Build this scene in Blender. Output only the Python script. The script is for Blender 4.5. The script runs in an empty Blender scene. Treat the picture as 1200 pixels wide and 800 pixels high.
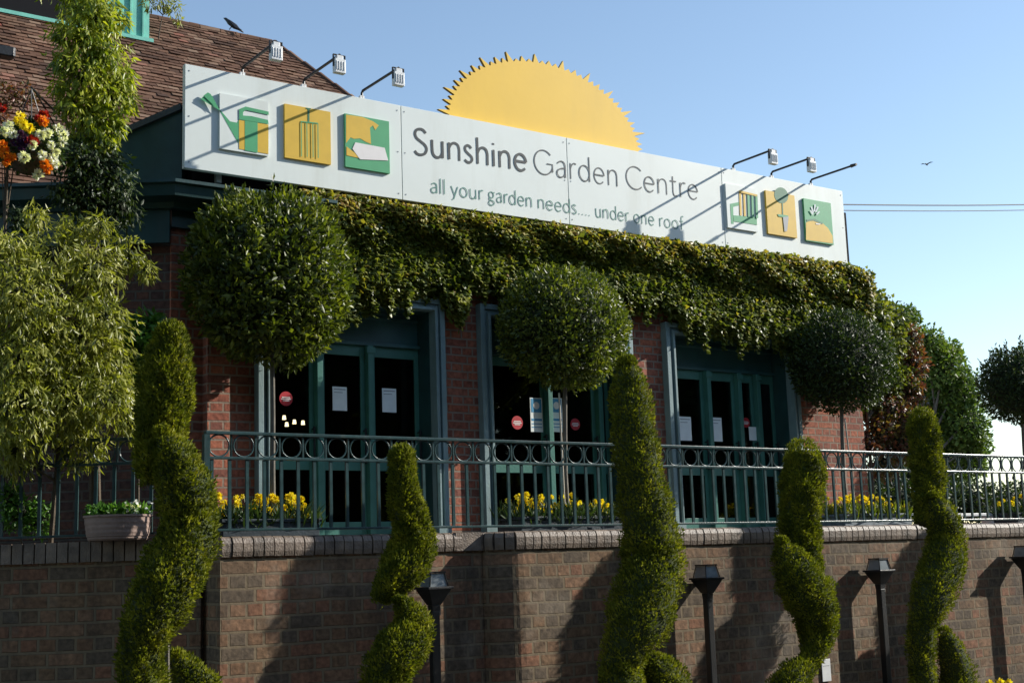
import bpy, math
import numpy as np
from mathutils import Matrix, Vector
R_ = math.radians
sc = bpy.context.scene
COL = sc.collection
rs = np.random.RandomState(7)

# ---------------------------------------------------------------- camera
FPX = 1580.0                                  # focal length in pixels of the 1200 px wide photograph
def K(u, v): return np.array([u-600.0, -(v-400.0), -FPX])
_X = K(2850, 585); _X /= np.linalg.norm(_X)
_Z = K(280, -9200); _Z /= np.linalg.norm(_Z)
_Z = _Z-_X*_Z.dot(_X); _Z /= np.linalg.norm(_Z)
ROT = np.array([_X, np.cross(_Z, _X), _Z])
EYE = np.array([0, 0, 1.6])
FWD = ROT @ np.array([0, 0, -1.0])
cam = bpy.data.cameras.new('camera'); cam.lens = 36*FPX/1200; cam.sensor_width = 36
cam.clip_start = .05; cam.clip_end = 3000
co = bpy.data.objects.new('camera', cam); COL.objects.link(co)
m4 = Matrix([list(r)+[0] for r in ROT]+[[0, 0, 0, 1]]); m4.translation = Vector(EYE)
co.matrix_world = m4
sc.camera = co
# ---------------------------------------------------------------- sky, sun, exposure
SUN = np.array([.835, -.302, .462]); SUN /= np.linalg.norm(SUN)
w = bpy.data.worlds.new('World'); sc.world = w; w.use_nodes = True
nt = w.node_tree; nt.nodes.clear()
sky = nt.nodes.new('ShaderNodeTexSky'); sky.sky_type = 'NISHITA'; sky.sun_disc = False
sky.sun_elevation = math.asin(SUN[2]); sky.sun_rotation = math.atan2(SUN[0], SUN[1])
sky.altitude = 50; sky.air_density = 1.08; sky.dust_density = 0.2; sky.ozone_density = 1.0
bg = nt.nodes.new('ShaderNodeBackground'); bg.inputs[1].default_value = 0.13
wo = nt.nodes.new('ShaderNodeOutputWorld')
nt.links.new(sky.outputs[0], bg.inputs[0]); nt.links.new(bg.outputs[0], wo.inputs[0])
sl = bpy.data.lights.new('sun', 'SUN'); sl.energy = 4.8; sl.angle = R_(.5); sl.color = (1, .95, .86)
so = bpy.data.objects.new('sun', sl); COL.objects.link(so)
so.rotation_euler = Vector(SUN).to_track_quat('Z', 'Y').to_euler(); so.location = (20, -8, 14)
sc.view_settings.view_transform = 'Standard'; sc.view_settings.look = 'None'
sc.view_settings.gamma = 1; sc.view_settings.exposure = 0.55

# ---------------------------------------------------------------- helpers
def hit(u, v, p0, n):
    d = ROT @ K(u, v); n = np.array(n, float)
    return EYE+d*((np.array(p0)-EYE).dot(n)/d.dot(n))
def atY(u, v, y): return hit(u, v, (0, y, 0), (0, 1, 0))
def pxm(p): return (np.array(p)-EYE).dot(FWD)/FPX      # metres per photo pixel at a point

def empty(name, loc=(0, 0, 0), rz=0):
    o = bpy.data.objects.new(name, None); o.location = loc; o.rotation_euler = (0, 0, rz)
    o.empty_display_size = .1; COL.objects.link(o); return o
def tag(o, label=None, cat=None, group=None, kind=None):
    if label: o['label'] = label
    if cat: o['category'] = cat
    if group: o['group'] = group
    if kind: o['kind'] = kind
    return o
def link(name, me, parent=None):
    o = bpy.data.objects.new(name, me); COL.objects.link(o)
    if parent: o.parent = parent
    return o
def mesh(name, V, F, mats, parent=None, smooth=False, mi=None):
    me = bpy.data.meshes.new(name)
    me.from_pydata([tuple(map(float, v)) for v in V], [], [tuple(map(int, f)) for f in F])
    for m in (mats if isinstance(mats, (list, tuple)) else [mats]): me.materials.append(m)
    if mi is not None: me.polygons.foreach_set('material_index', mi)
    if smooth: me.polygons.foreach_set('use_smooth', [True]*len(me.polygons))
    me.update(); return link(name, me, parent)
class MB:
    def __init__(s): s.V = []; s.F = []; s.M = []
    def add(s, V, F, m=0):
        b = len(s.V); s.V += [tuple(v) for v in V]; s.F += [tuple(b+i for i in f) for f in F]; s.M += [m]*len(F); return s
    def box(s, a, b, m=0, mat=None):
        x0, y0, z0 = a; x1, y1, z1 = b
        V = np.array([(x0,y0,z0),(x1,y0,z0),(x1,y1,z0),(x0,y1,z0),(x0,y0,z1),(x1,y0,z1),(x1,y1,z1),(x0,y1,z1)], float)
        if mat is not None: V = V @ np.array(mat)[:3,:3].T + np.array(mat)[:3,3]
        return s.add(V, [(0,3,2,1),(4,5,6,7),(0,1,5,4),(1,2,6,5),(2,3,7,6),(3,0,4,7)], m)
    def tube(s, pts, rad, n=8, m=0, cap=True):
        pts = [np.array(p, float) for p in pts]
        rad = [rad]*len(pts) if np.isscalar(rad) else rad
        V = []; F = []; prev = None
        for i, p in enumerate(pts):
            t = pts[min(i+1, len(pts)-1)]-pts[max(i-1, 0)]; t = t/(np.linalg.norm(t)+1e-9)
            if prev is None:
                a = np.array([0, 0, 1.0]) if abs(t[2]) < .9 else np.array([1.0, 0, 0])
                x = np.cross(a, t)
            else: x = prev-t*prev.dot(t)
            x /= np.linalg.norm(x)+1e-9; prev = x; y = np.cross(t, x)
            for k in range(n):
                an = 2*math.pi*k/n; V.append(p+rad[i]*(x*math.cos(an)+y*math.sin(an)))
        for i in range(len(pts)-1):
            for k in range(n):
                F.append((i*n+k, i*n+(k+1) % n, (i+1)*n+(k+1) % n, (i+1)*n+k))
        if cap: F.append(tuple(range(n-1, -1, -1))); F.append(tuple((len(pts)-1)*n+k for k in range(n)))
        return s.add(V, F, m)
    def prism(s, poly, dvec, m=0):
        n = len(poly); P = [np.array(p, float) for p in poly]; d = np.array(dvec, float)
        V = P+[p+d for p in P]
        F = [tuple(range(n)), tuple(range(2*n-1, n-1, -1))]+[(i, i+n, (i+1) % n+n, (i+1) % n) for i in range(n)]
        return s.add(V, F, m)
    def build(s, name, mats, parent=None, smooth=False, bevel=0):
        o = mesh(name, s.V, s.F, mats, parent, smooth, s.M)
        if bevel:
            b = o.modifiers.new('bevel', 'BEVEL'); b.width = bevel; b.segments = 2; b.limit_method = 'ANGLE'
        return o

# ---------------------------------------------------------------- materials
def newmat(name):
    m = bpy.data.materials.new(name); m.use_nodes = True
    return m, m.node_tree, m.node_tree.nodes['Principled BSDF']
def N(t, typ, **kw):
    n = t.nodes.new(typ)
    for k, v in kw.items(): setattr(n, k, v)
    return n
def ramp(t, src, stops, interp='LINEAR'):
    r = N(t, 'ShaderNodeValToRGB'); r.color_ramp.interpolation = interp
    e = r.color_ramp.elements
    e[0].position = stops[0][0]; e[0].color = (*stops[0][1], 1); e[1].position = stops[-1][0]; e[1].color = (*stops[-1][1], 1)
    for p, c in stops[1:-1]:
        k = e.new(p); k.color = (*c, 1)
    if src: t.links.new(src, r.inputs[0])
    return r
def mix(t, fac, a, b, mode='MIX'):
    m = N(t, 'ShaderNodeMix', data_type='RGBA', blend_type=mode)
    for s_, i in ((fac, 0), (a, 6), (b, 7)):
        if isinstance(s_, (int, float)): m.inputs[i].default_value = s_
        elif isinstance(s_, tuple): m.inputs[i].default_value = (*s_, 1)
        else: t.links.new(s_, m.inputs[i])
    return m.outputs[2]
def paint(name, col, rough=.5, var=.25, scale=6, bump=.1, spec=.5, metal=0, dirt=None):
    m, t, b = newmat(name)
    tc = N(t, 'ShaderNodeTexCoord'); nz = N(t, 'ShaderNodeTexNoise'); nz.inputs['Scale'].default_value = scale; nz.inputs['Detail'].default_value = 6
    t.links.new(tc.outputs['Object'], nz.inputs['Vector'])
    lo = tuple(c*(1-var) for c in col); hi = tuple(min(1, c*(1+var*.6)) for c in col)
    r = ramp(t, nz.outputs['Fac'], [(.3, lo), (.7, hi)])
    src = r.outputs[0]
    if dirt:
        n2 = N(t, 'ShaderNodeTexNoise'); n2.inputs['Scale'].default_value = scale*.35; n2.inputs['Detail'].default_value = 9; n2.inputs['Roughness'].default_value = .7
        mp = N(t, 'ShaderNodeMapping'); mp.inputs['Scale'].default_value = (3, 3, .5); t.links.new(tc.outputs['Object'], mp.inputs[0]); t.links.new(mp.outputs[0], n2.inputs['Vector'])
        r2 = ramp(t, n2.outputs['Fac'], [(.5, (0, 0, 0)), (.75, (dirt[3],)*3)])
        src = mix(t, r2.outputs[0], src, tuple(dirt[:3]))
    t.links.new(src, b.inputs['Base Color'])
    b.inputs['Roughness'].default_value = rough; b.inputs['Specular IOR Level'].default_value = spec; b.inputs['Metallic'].default_value = metal
    if bump:
        bp = N(t, 'ShaderNodeBump'); bp.inputs['Strength'].default_value = bump; bp.inputs['Distance'].default_value = .01
        n3 = N(t, 'ShaderNodeTexNoise'); n3.inputs['Scale'].default_value = scale*8; t.links.new(tc.outputs['Object'], n3.inputs['Vector'])
        t.links.new(n3.outputs['Fac'], bp.inputs['Height']); t.links.new(bp.outputs[0], b.inputs['Normal'])
    return m
def brickmat(name, cols, mortar, bw=.235, rh=.086, ms=.011, stain=(.5, .47, .42), stain_amt=.25, dark_amt=.5):
    m, t, b = newmat(name)
    tc = N(t, 'ShaderNodeTexCoord'); sp = N(t, 'ShaderNodeSeparateXYZ'); cb = N(t, 'ShaderNodeCombineXYZ')
    t.links.new(tc.outputs['Object'], sp.inputs[0])
    ad = N(t, 'ShaderNodeMath', operation='ADD'); t.links.new(sp.outputs[0], ad.inputs[0]); t.links.new(sp.outputs[1], ad.inputs[1])
    # a little wobble so the courses are not ruled
    wz = N(t, 'ShaderNodeTexNoise'); wz.inputs['Scale'].default_value = 2.2; t.links.new(tc.outputs['Object'], wz.inputs['Vector'])
    wm = N(t, 'ShaderNodeMath', operation='MULTIPLY_ADD'); wm.inputs[1].default_value = .02; t.links.new(wz.outputs['Fac'], wm.inputs[0]); t.links.new(sp.outputs[2], wm.inputs[2])
    t.links.new(ad.outputs[0], cb.inputs[0]); t.links.new(wm.outputs[0], cb.inputs[1])
    def bt():
        k = N(t, 'ShaderNodeTexBrick'); k.offset = .5; k.squash = .5; k.squash_frequency = 2; k.offset_frequency = 2
        k.inputs['Scale'].default_value = 1; k.inputs['Brick Width'].default_value = bw; k.inputs['Row Height'].default_value = rh
        k.inputs['Mortar Size'].default_value = ms; k.inputs['Mortar Smooth'].default_value = .25
        k.inputs['Color1'].default_value = (0, 0, 0, 1); k.inputs['Color2'].default_value = (1, 1, 1, 1); k.inputs['Mortar'].default_value = (.5, .5, .5, 1)
        t.links.new(cb.outputs[0], k.inputs['Vector']); return k
    k = bt()
    n = len(cols)
    r = ramp(t, k.outputs['Color'], [((i+.0)/n, c) for i, c in enumerate(cols)], 'CONSTANT')
    nz = N(t, 'ShaderNodeTexNoise'); nz.inputs['Scale'].default_value = 28; nz.inputs['Detail'].default_value = 6; t.links.new(tc.outputs['Object'], nz.inputs['Vector'])
    rr = ramp(t, nz.outputs['Fac'], [(.3, (.55,)*3), (.7, (1.25,)*3)])
    c1 = mix(t, 1.0, r.outputs[0], rr.outputs[0], 'MULTIPLY')
    c2 = mix(t, k.outputs['Fac'], c1, mortar)
    n2 = N(t, 'ShaderNodeTexNoise'); n2.inputs['Scale'].default_value = 1.7; n2.inputs['Detail'].default_value = 8; n2.inputs['Roughness'].default_value = .65; t.links.new(tc.outputs['Object'], n2.inputs['Vector'])
    r2 = ramp(t, n2.outputs['Fac'], [(.55, (0,)*3), (.78, (stain_amt,)*3)])
    c3 = mix(t, r2.outputs[0], c2, stain)
    n4 = N(t, 'ShaderNodeTexNoise'); n4.inputs['Scale'].default_value = 3.1; n4.inputs['Detail'].default_value = 8; n4.inputs['Roughness'].default_value = .7
    mp = N(t, 'ShaderNodeMapping'); mp.inputs['Scale'].default_value = (1.4, 1.4, .45); mp.inputs['Location'].default_value = (4, 3, 8); t.links.new(tc.outputs['Object'], mp.inputs[0]); t.links.new(mp.outputs[0], n4.inputs['Vector'])
    r4 = ramp(t, n4.outputs['Fac'], [(.45, (0,)*3), (.75, (dark_amt,)*3)])
    c4 = mix(t, r4.outputs[0], c3, (.03, .028, .025))
    t.links.new(c4, b.inputs['Base Color']); b.inputs['Roughness'].default_value = .8; b.inputs['Specular IOR Level'].default_value = .25
    inv = N(t, 'ShaderNodeMath', operation='SUBTRACT'); inv.inputs[0].default_value = 1; t.links.new(k.outputs['Fac'], inv.inputs[1])
    hs = N(t, 'ShaderNodeMath', operation='MULTIPLY_ADD'); hs.inputs[1].default_value = .3; t.links.new(nz.outputs['Fac'], hs.inputs[0]); t.links.new(inv.outputs[0], hs.inputs[2])
    bp = N(t, 'ShaderNodeBump'); bp.inputs['Strength'].default_value = 1; bp.inputs['Distance'].default_value = .014
    t.links.new(hs.outputs[0], bp.inputs['Height']); t.links.new(bp.outputs[0], b.inputs['Normal'])
    return m
def leafmat(name, cols, rough=.45, trans=.35, spec=.4, clump=1.6, rw=.6):
    m, t, b = newmat(name)
    g = N(t, 'ShaderNodeNewGeometry'); n = len(cols)
    tc = N(t, 'ShaderNodeTexCoord'); nz = N(t, 'ShaderNodeTexNoise'); nz.inputs['Scale'].default_value = clump*3; nz.inputs['Detail'].default_value = 3
    t.links.new(tc.outputs['Object'], nz.inputs['Vector'])
    a = N(t, 'ShaderNodeMath', operation='MULTIPLY_ADD'); a.inputs[1].default_value = 1.4; a.inputs[2].default_value = -.45+(.7-rw)*.5; t.links.new(nz.outputs['Fac'], a.inputs[0])
    s = N(t, 'ShaderNodeMath', operation='MULTIPLY_ADD'); s.inputs[1].default_value = rw; t.links.new(g.outputs['Random Per Island'], s.inputs[0]); t.links.new(a.outputs[0], s.inputs[2])
    r = ramp(t, s.outputs[0], [(i/(n-1), c) for i, c in enumerate(cols)])
    t.links.new(r.outputs[0], b.inputs['Base Color'])
    b.inputs['Roughness'].default_value = rough; b.inputs['Specular IOR Level'].default_value = spec
    tr = N(t, 'ShaderNodeBsdfTranslucent'); mc = mix(t, 1.0, r.outputs[0], (1.5, 1.6, .5), 'MULTIPLY'); t.links.new(mc, tr.inputs[0])
    ms = N(t, 'ShaderNodeMixShader'); ms.inputs[0].default_value = trans
    out = t.nodes['Material Output']
    t.links.new(b.outputs[0], ms.inputs[1]); t.links.new(tr.outputs[0], ms.inputs[2]); t.links.new(ms.outputs[0], out.inputs[0])
    return m
def flat(name, col, rough=.5, spec=.4): return paint(name, col, rough, .06, 12, 0, spec)
def emit(name, col, st):
    m, t, b = newmat(name); b.inputs['Emission Color'].default_value = (*col, 1); b.inputs['Emission Strength'].default_value = st
    b.inputs['Base Color'].default_value = (*col, 1); return m
def glassmat(name, gl=.5, tint=(.35, .38, .37)):
    m, t, b = newmat(name); t.nodes.remove(b)
    fr = N(t, 'ShaderNodeFresnel'); fr.inputs[0].default_value = 1.45
    mu = N(t, 'ShaderNodeMath', operation='MULTIPLY'); mu.inputs[1].default_value = gl; t.links.new(fr.outputs[0], mu.inputs[0])
    tr = N(t, 'ShaderNodeBsdfTransparent'); tr.inputs[0].default_value = (*tint, 1)
    g = N(t, 'ShaderNodeBsdfGlossy'); g.inputs['Roughness'].default_value = .02
    ms = N(t, 'ShaderNodeMixShader'); t.links.new(mu.outputs[0], ms.inputs[0]); t.links.new(tr.outputs[0], ms.inputs[1]); t.links.new(g.outputs[0], ms.inputs[2])
    t.links.new(ms.outputs[0], t.nodes['Material Output'].inputs[0]); return m

M = dict(
 wallbrick=brickmat('yard brick', [(.125,.092,.062),(.19,.108,.060),(.155,.10,.060),(.23,.112,.064),(.135,.10,.068),(.195,.118,.066),(.235,.135,.078)], (.19,.145,.09), rh=.094, bw=.25, stain=(.36,.31,.24), stain_amt=.6, dark_amt=.7),
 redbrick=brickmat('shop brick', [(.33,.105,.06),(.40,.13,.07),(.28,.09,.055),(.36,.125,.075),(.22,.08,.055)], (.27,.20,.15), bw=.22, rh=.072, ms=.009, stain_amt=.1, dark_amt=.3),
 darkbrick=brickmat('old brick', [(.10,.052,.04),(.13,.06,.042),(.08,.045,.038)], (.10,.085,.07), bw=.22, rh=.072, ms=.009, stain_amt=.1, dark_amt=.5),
 coping=paint('brown coping brick', (.19,.145,.11), .55, .5, 9, .5, dirt=(.03,.032,.025,.6)),
 tile=None,
 sign=paint('sign white', (.70,.75,.715), .45, .05, 1.2, .03, dirt=(.50,.52,.45,.6)),
 signedge=flat('sign grey edge', (.33,.35,.36)),
 teal=paint('dark teal paint', (.018,.062,.062), .45, .3, 5, .1, dirt=(.05,.08,.07,.5)),
 teal_lit=paint('sunlit teal paint', (.035,.105,.105), .45, .25, 5, .1),  # teal raised for the transoms, the light on them put into the colour
 frame=paint('faded blue green paint', (.19,.275,.28), .55, .15, 7, .15, dirt=(.08,.12,.12,.5)),
 post=paint('mid green paint', (.055,.18,.145), .4, .15, 7, .1),
 rail=paint('rail teal paint', (.028,.062,.064), .28, .3, 14, .1, dirt=(.12,.13,.12,.5)),
 black=paint('black iron', (.012,.013,.014), .4, .3, 9, .15),
 fascia=flat('black gap', (.012,.012,.014), .8, .1),
 lead=paint('lead sheet', (.06,.07,.075), .6, .3, 5, .2),
 deck=paint('stone paving', (.22,.2,.18), .8, .3, 3, .3),
 white=paint('white enamel', (.75,.76,.75), .4, .08, 14, .05),
 glassy=glassmat('door glass', .8, (.5,.53,.52)), lamp_glass=glassmat('lamp glass', 2.2, (.55,.6,.62)),
 room=paint('shop interior', (.14,.10,.085), .8, .4, 2, 0),
 paper=flat('paper', (.85,.90,.88), .8, .1), red=flat('red disc', (.45,.02,.03)), whitef=flat('white print', (.75,.72,.70)),
 blue=flat('blue poster', (.05,.28,.50)), turq=paint('turquoise boards', (.17,.52,.42), .6, .15, 6, .1),
 yellow=flat('sign yellow', (.66,.42,.035)), green=flat('sign green', (.06,.34,.15)), dgreen=flat('sign dark green', (.025,.16,.08)),
 sunny=paint('sun board yellow', (.80,.49,.014), .55, .04, 2.5, .05, dirt=(.62,.38,.02,.3)), sunedge=flat('sun board edge', (.30,.20,.05)),
 ink=flat('charcoal vinyl', (.02,.03,.035)), ink2=flat('grey vinyl', (.055,.07,.075)), ink3=flat('sea green vinyl', (.10,.25,.21)),
 bark=paint('bark', (.10,.075,.05), .85, .4, 14, .6), barkg=paint('grey bark', (.14,.125,.10), .85, .3, 14, .5), cane=paint('cane stake', (.5,.45,.36), .7, .2, 20, .1),
 terra=paint('pale terracotta', (.27,.19,.155), .8, .25, 8, .3), planter=paint('blue grey planter', (.022,.036,.046), .5, .3, 6, .2), planter2=paint('weathered lead planter', (.18,.22,.25), .6, .5, 18, .3),
 asphalt=paint('asphalt', (.05,.05,.05), .9, .3, 30, .4), soil=paint('soil', (.04,.028,.02), .95, .4, 20, .5),
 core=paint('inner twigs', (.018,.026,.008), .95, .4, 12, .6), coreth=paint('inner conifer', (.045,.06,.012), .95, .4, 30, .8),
 frost=paint('frosted lamp glass', (.20,.225,.235), .18, .3, 8, 0, .8),
 wire=flat('cable black', (.02,.022,.025)), bird=flat('bird feathers', (.02,.022,.03)),
 thuja=leafmat('conifer sprays', [(.022,.036,.006),(.075,.095,.010),(.16,.175,.016),(.33,.31,.03)], .65, .28, .15, 3.0, rw=.4),
 bay=leafmat('bay leaves', [(.012,.026,.006),(.040,.060,.010),(.10,.13,.018),(.24,.26,.035)], .42, .32, .4),
 bay2=leafmat('clipped bay leaves', [(.010,.022,.007),(.022,.040,.010),(.06,.09,.018)], .48, .25, .3),
 ivy=leafmat('ivy leaves', [(.028,.050,.011),(.075,.105,.018),(.155,.18,.032),(.28,.28,.07)], .42, .3, .4),
 ivynew=leafmat('ivy young leaves', [(.12,.13,.02),(.24,.22,.03),(.36,.30,.06),(.26,.15,.045)], .42, .35, .35),
 bamboo=leafmat('willow leaf shrub', [(.06,.085,.012),(.17,.19,.026),(.29,.30,.05),(.40,.39,.11)], .40, .4, .5),
 gold=leafmat('golden climber', [(.03,.06,.008),(.12,.17,.015),(.28,.32,.025),(.44,.44,.06)], .4, .4, .4),
 shade=leafmat('dull evergreen', [(.016,.036,.016),(.035,.065,.025),(.07,.11,.035)], .5, .2, .3),
 copper=leafmat('copper leaves', [(.06,.020,.018),(.14,.042,.032),(.21,.075,.05),(.10,.09,.03),(.17,.13,.05)], .4, .3, .4),
 treeg=leafmat('tree leaves', [(.04,.08,.018),(.09,.15,.03),(.18,.24,.05)], .5, .3, .3, .5),
 fresh=leafmat('fresh green leaves', [(.04,.11,.02),(.08,.19,.03),(.14,.27,.05)], .4, .35, .4),
 petaly=leafmat('yellow petals', [(.60,.42,.01),(.80,.62,.02),(.90,.80,.10)], .6, .3, .2), petalo=leafmat('orange petals', [(.65,.16,.01),(.8,.28,.02)], .6, .3, .2),
 petalw=leafmat('white petals', [(.65,.63,.6),(.8,.8,.78)], .6, .3, .2), petalr=leafmat('red petals', [(.22,.01,.02),(.42,.03,.02)], .6, .3, .2), petalp=leafmat('purple petals', [(.04,.015,.06),(.09,.03,.12)], .6, .3, .2),
)
def tilemat():
    m, t, b = newmat('clay roof tile'); g = N(t, 'ShaderNodeNewGeometry')
    r = ramp(t, g.outputs['Random Per Island'], [(0, (.075,.043,.032)), (.3, (.115,.06,.04)), (.6, (.15,.082,.055)), (.85, (.19,.115,.08)), (.97, (.22,.15,.11)), (1, (.24,.07,.05))])
    tc = N(t, 'ShaderNodeTexCoord'); nz = N(t, 'ShaderNodeTexNoise'); nz.inputs['Scale'].default_value = 1.3; nz.inputs['Detail'].default_value = 8; nz.inputs['Roughness'].default_value = .7
    t.links.new(tc.outputs['Object'], nz.inputs['Vector'])
    rr = ramp(t, nz.outputs['Fac'], [(.35, (.6, .6, .55)), (.65, (1.2, 1.15, 1.1))])
    t.links.new(mix(t, 1.0, r.outputs[0], rr.outputs[0], 'MULTIPLY'), b.inputs['Base Color']); b.inputs['Roughness'].default_value = .85; b.inputs['Specular IOR Level'].default_value = .2
    return m
M['tile'] = tilemat()

# ---------------------------------------------------------------- foliage tools
def unit(a): return a/(np.linalg.norm(a, axis=-1, keepdims=True)+1e-9)
def leaf_mesh(name, P, A, L, W, mats, parent=None, mi=None, fold=.25, D=None, jit=.6):
    """P base points, A leaf directions, L lengths, W widths: each leaf one folded pointed blade."""
    n = len(P); A = unit(A); B = unit(np.cross(A, rs.normal(size=(n, 3)) if D is None else D+rs.normal(0, jit, (n, 3)))); C = np.cross(A, B)
    L = np.broadcast_to(L, n)[:, None]; W = np.broadcast_to(W, n)[:, None]
    V = np.empty((n, 4, 3)); V[:, 0] = P; V[:, 1] = P+A*L*.45+B*W*.5+C*W*fold; V[:, 2] = P+A*L; V[:, 3] = P+A*L*.45-B*W*.5+C*W*fold
    idx = np.arange(n)[:, None]*4; F = np.concatenate([idx+[0, 1, 2], idx+[0, 2, 3]], 1).reshape(-1)
    me = bpy.data.meshes.new(name); me.vertices.add(4*n); me.vertices.foreach_set('co', V.reshape(-1).astype(np.float32))
    me.loops.add(6*n); me.loops.foreach_set('vertex_index', F.astype(np.int32))
    me.polygons.add(2*n); me.polygons.foreach_set('loop_start', np.arange(0, 6*n, 3, dtype=np.int32)); me.polygons.foreach_set('loop_total', np.full(2*n, 3, np.int32))
    for m in (mats if isinstance(mats, (list, tuple)) else [mats]): me.materials.append(m)
    if mi is not None: me.polygons.foreach_set('material_index', np.repeat(mi, 2).astype(np.int32))
    me.update(calc_edges=True); return link(name, me, parent)
def lump(D, seed, f=3.0):
    r = np.random.RandomState(seed); s = np.zeros(len(D))
    for k in range(7):
        q = r.normal(size=3)*f*(1+.5*k); s += np.sin(D@q+r.uniform(0, 6.28))/(1+.45*k)
    return s/2.5
def cloud(n, c, rad, seed, lo=.7, hi=1.05, amp=.1, f=3):
    D = unit(rs.normal(size=(n, 3))); r = (rs.uniform(lo**3, hi**3, n))**(1/3)
    r = r*(1+amp*lump(D, seed, f)); return np.array(c)+D*r[:, None]*np.array(rad), D
def blobcore(name, c, rad, mat, parent, seed, amp=.1, f=3, k=.8):
    V = []; F = []; nu, nv = 22, 14
    D = np.array([[math.cos(2*math.pi*i/nu)*math.sin(math.pi*j/nv), math.sin(2*math.pi*i/nu)*math.sin(math.pi*j/nv), math.cos(math.pi*j/nv)] for j in range(nv+1) for i in range(nu)])
    Pp = np.array(c)+D*(k*(1+amp*lump(D, seed, f)))[:, None]*np.array(rad)
    for j in range(nv):
        for i in range(nu): F.append((j*nu+i, (j+1)*nu+i, (j+1)*nu+(i+1) % nu, j*nu+(i+1) % nu))
    return mesh(name, Pp, F, mat, parent, True)

# ================================================================= SETTING
DECK = 1.82; COPE = 1.84; YW = 8.42; YA = 8.50; YR = 8.51; YF = 9.65; YS = 9.49
UL = np.array([-.817, .576, 0]); NL = np.array([.576, .817, 0])     # run and inward normal of the left, turned range
g = MB(); g.box((-900, -900, -.5), (900, 900, 0)); tag(g.build('ground', M['asphalt']), kind='structure')
dk = MB(); e0 = np.array([3.58, 8.74, 0]); eL = e0+UL*9
dk.prism([(3.78, 8.62, .02), (30, 8.62, .02), (30, 30, .02), (-8, 30, .02), (eL[0], eL[1]+.3, .02), (e0[0]+.15, e0[1]+.28, .02)], (0, 0, DECK-.02))
tag(dk.build('terrace_paving', M['deck']), kind='structure')

# ---- retaining wall (front): plane A x 3.6..5.72 at YA, section B at YW with a rounded end
XA0 = atY(258, 700, YA)[0]; XB = atY(566, 700, YA)[0]; XE = 26.0
wall = empty('retaining_wall', (XA0, YA, 0)); tag(wall, 'long brown brick retaining wall under the railing with rounded pier and dark soldier course', 'wall')
def P_(x, y): return (x-XA0, y-YA)
r_ = .24
outl = [(XA0, YA), (XB, YA)]
YB = YW-.12
for k in range(0, 9):
    a = math.pi/2*k/8; outl.append((XB+.001+r_*(1-math.cos(a)), YB+r_-r_*math.sin(a)))
outl += [(XE, YB)]
front = MB(); zt = COPE-.135
V = []; F = []
for (x, y) in outl: V += [(*P_(x, y), 0), (*P_(x, y), zt)]
for i in range(len(outl)-1): F.append((2*i, 2*i+2, 2*i+3, 2*i+1))
V += [(*P_(XA0, 8.8), 0), (*P_(XA0, 8.8), zt)]; F.append((len(V)-2, 0, 1, len(V)-1))
front.add(V, F); front.build('brickwork', M['wallbrick'], wall)
# coping: one soldier brick after another along the outline, rounded nose
cp = MB(); pts = [np.array(p) for p in outl]; seg = [np.linalg.norm(pts[i+1]-pts[i]) for i in range(len(pts)-1)]
cum = np.concatenate([[0], np.cumsum(seg)])
def along(s):
    i = min(len(seg)-1, max(0, int(np.searchsorted(cum, s)-1))); t = (pts[i+1]-pts[i])/max(seg[i], 1e-6)
    return pts[i]+t*(s-cum[i]), t
s = 0.0
while s < cum[-1]-.1:
    p, t = along(s+.038); nrm = np.array([t[1], -t[0]]); o_ = rs.uniform(-.004, .004)
    prof = [(-.24, -.135), (.018+o_, -.135), (.026+o_, -.10), (.026+o_, -.045), (.012+o_, -.012), (-.02, 0), (-.24, 0)]
    Vv = []
    for e in (-.0335, .0335):
        for (a, b) in prof:
            q = p+t*e+nrm*a; Vv.append((q[0]-XA0, q[1]-YA, COPE+b+o_*.5))
    n = len(prof)
    cp.add(Vv, [tuple(range(n)), tuple(range(2*n-1, n-1, -1))]+[(i, i+n, (i+1) % n+n, (i+1) % n) for i in range(n)])
    s += .076
cp.box((0.02, .03, COPE-.13), (XE-XA0, .25, COPE-.012))
cp.build('coping', M['coping'], wall)
# ---- left retaining wall
lw = empty('side_retaining_wall', (e0[0], e0[1], 0), math.atan2(-UL[1], -UL[0]))    # local +x points back to the corner
tag(lw, 'shaded dark brick retaining wall at left running back under the side railing', 'wall')
b_ = MB(); b_.box((-9, 0, 0), (0.02, .3, zt)); b_.build('brickwork', M['wallbrick'], lw)
c_ = MB(); x = -9.0
while x < 0:
    o_ = rs.uniform(-.004, .004); c_.box((x+.005, -.025+o_, COPE-.135), (x+.072, .24, COPE+o_*.5)); x += .076
c_.box((-9, .01, COPE-.13), (0, .22, COPE-.012)); c_.build('coping', M['coping'], lw)

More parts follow.
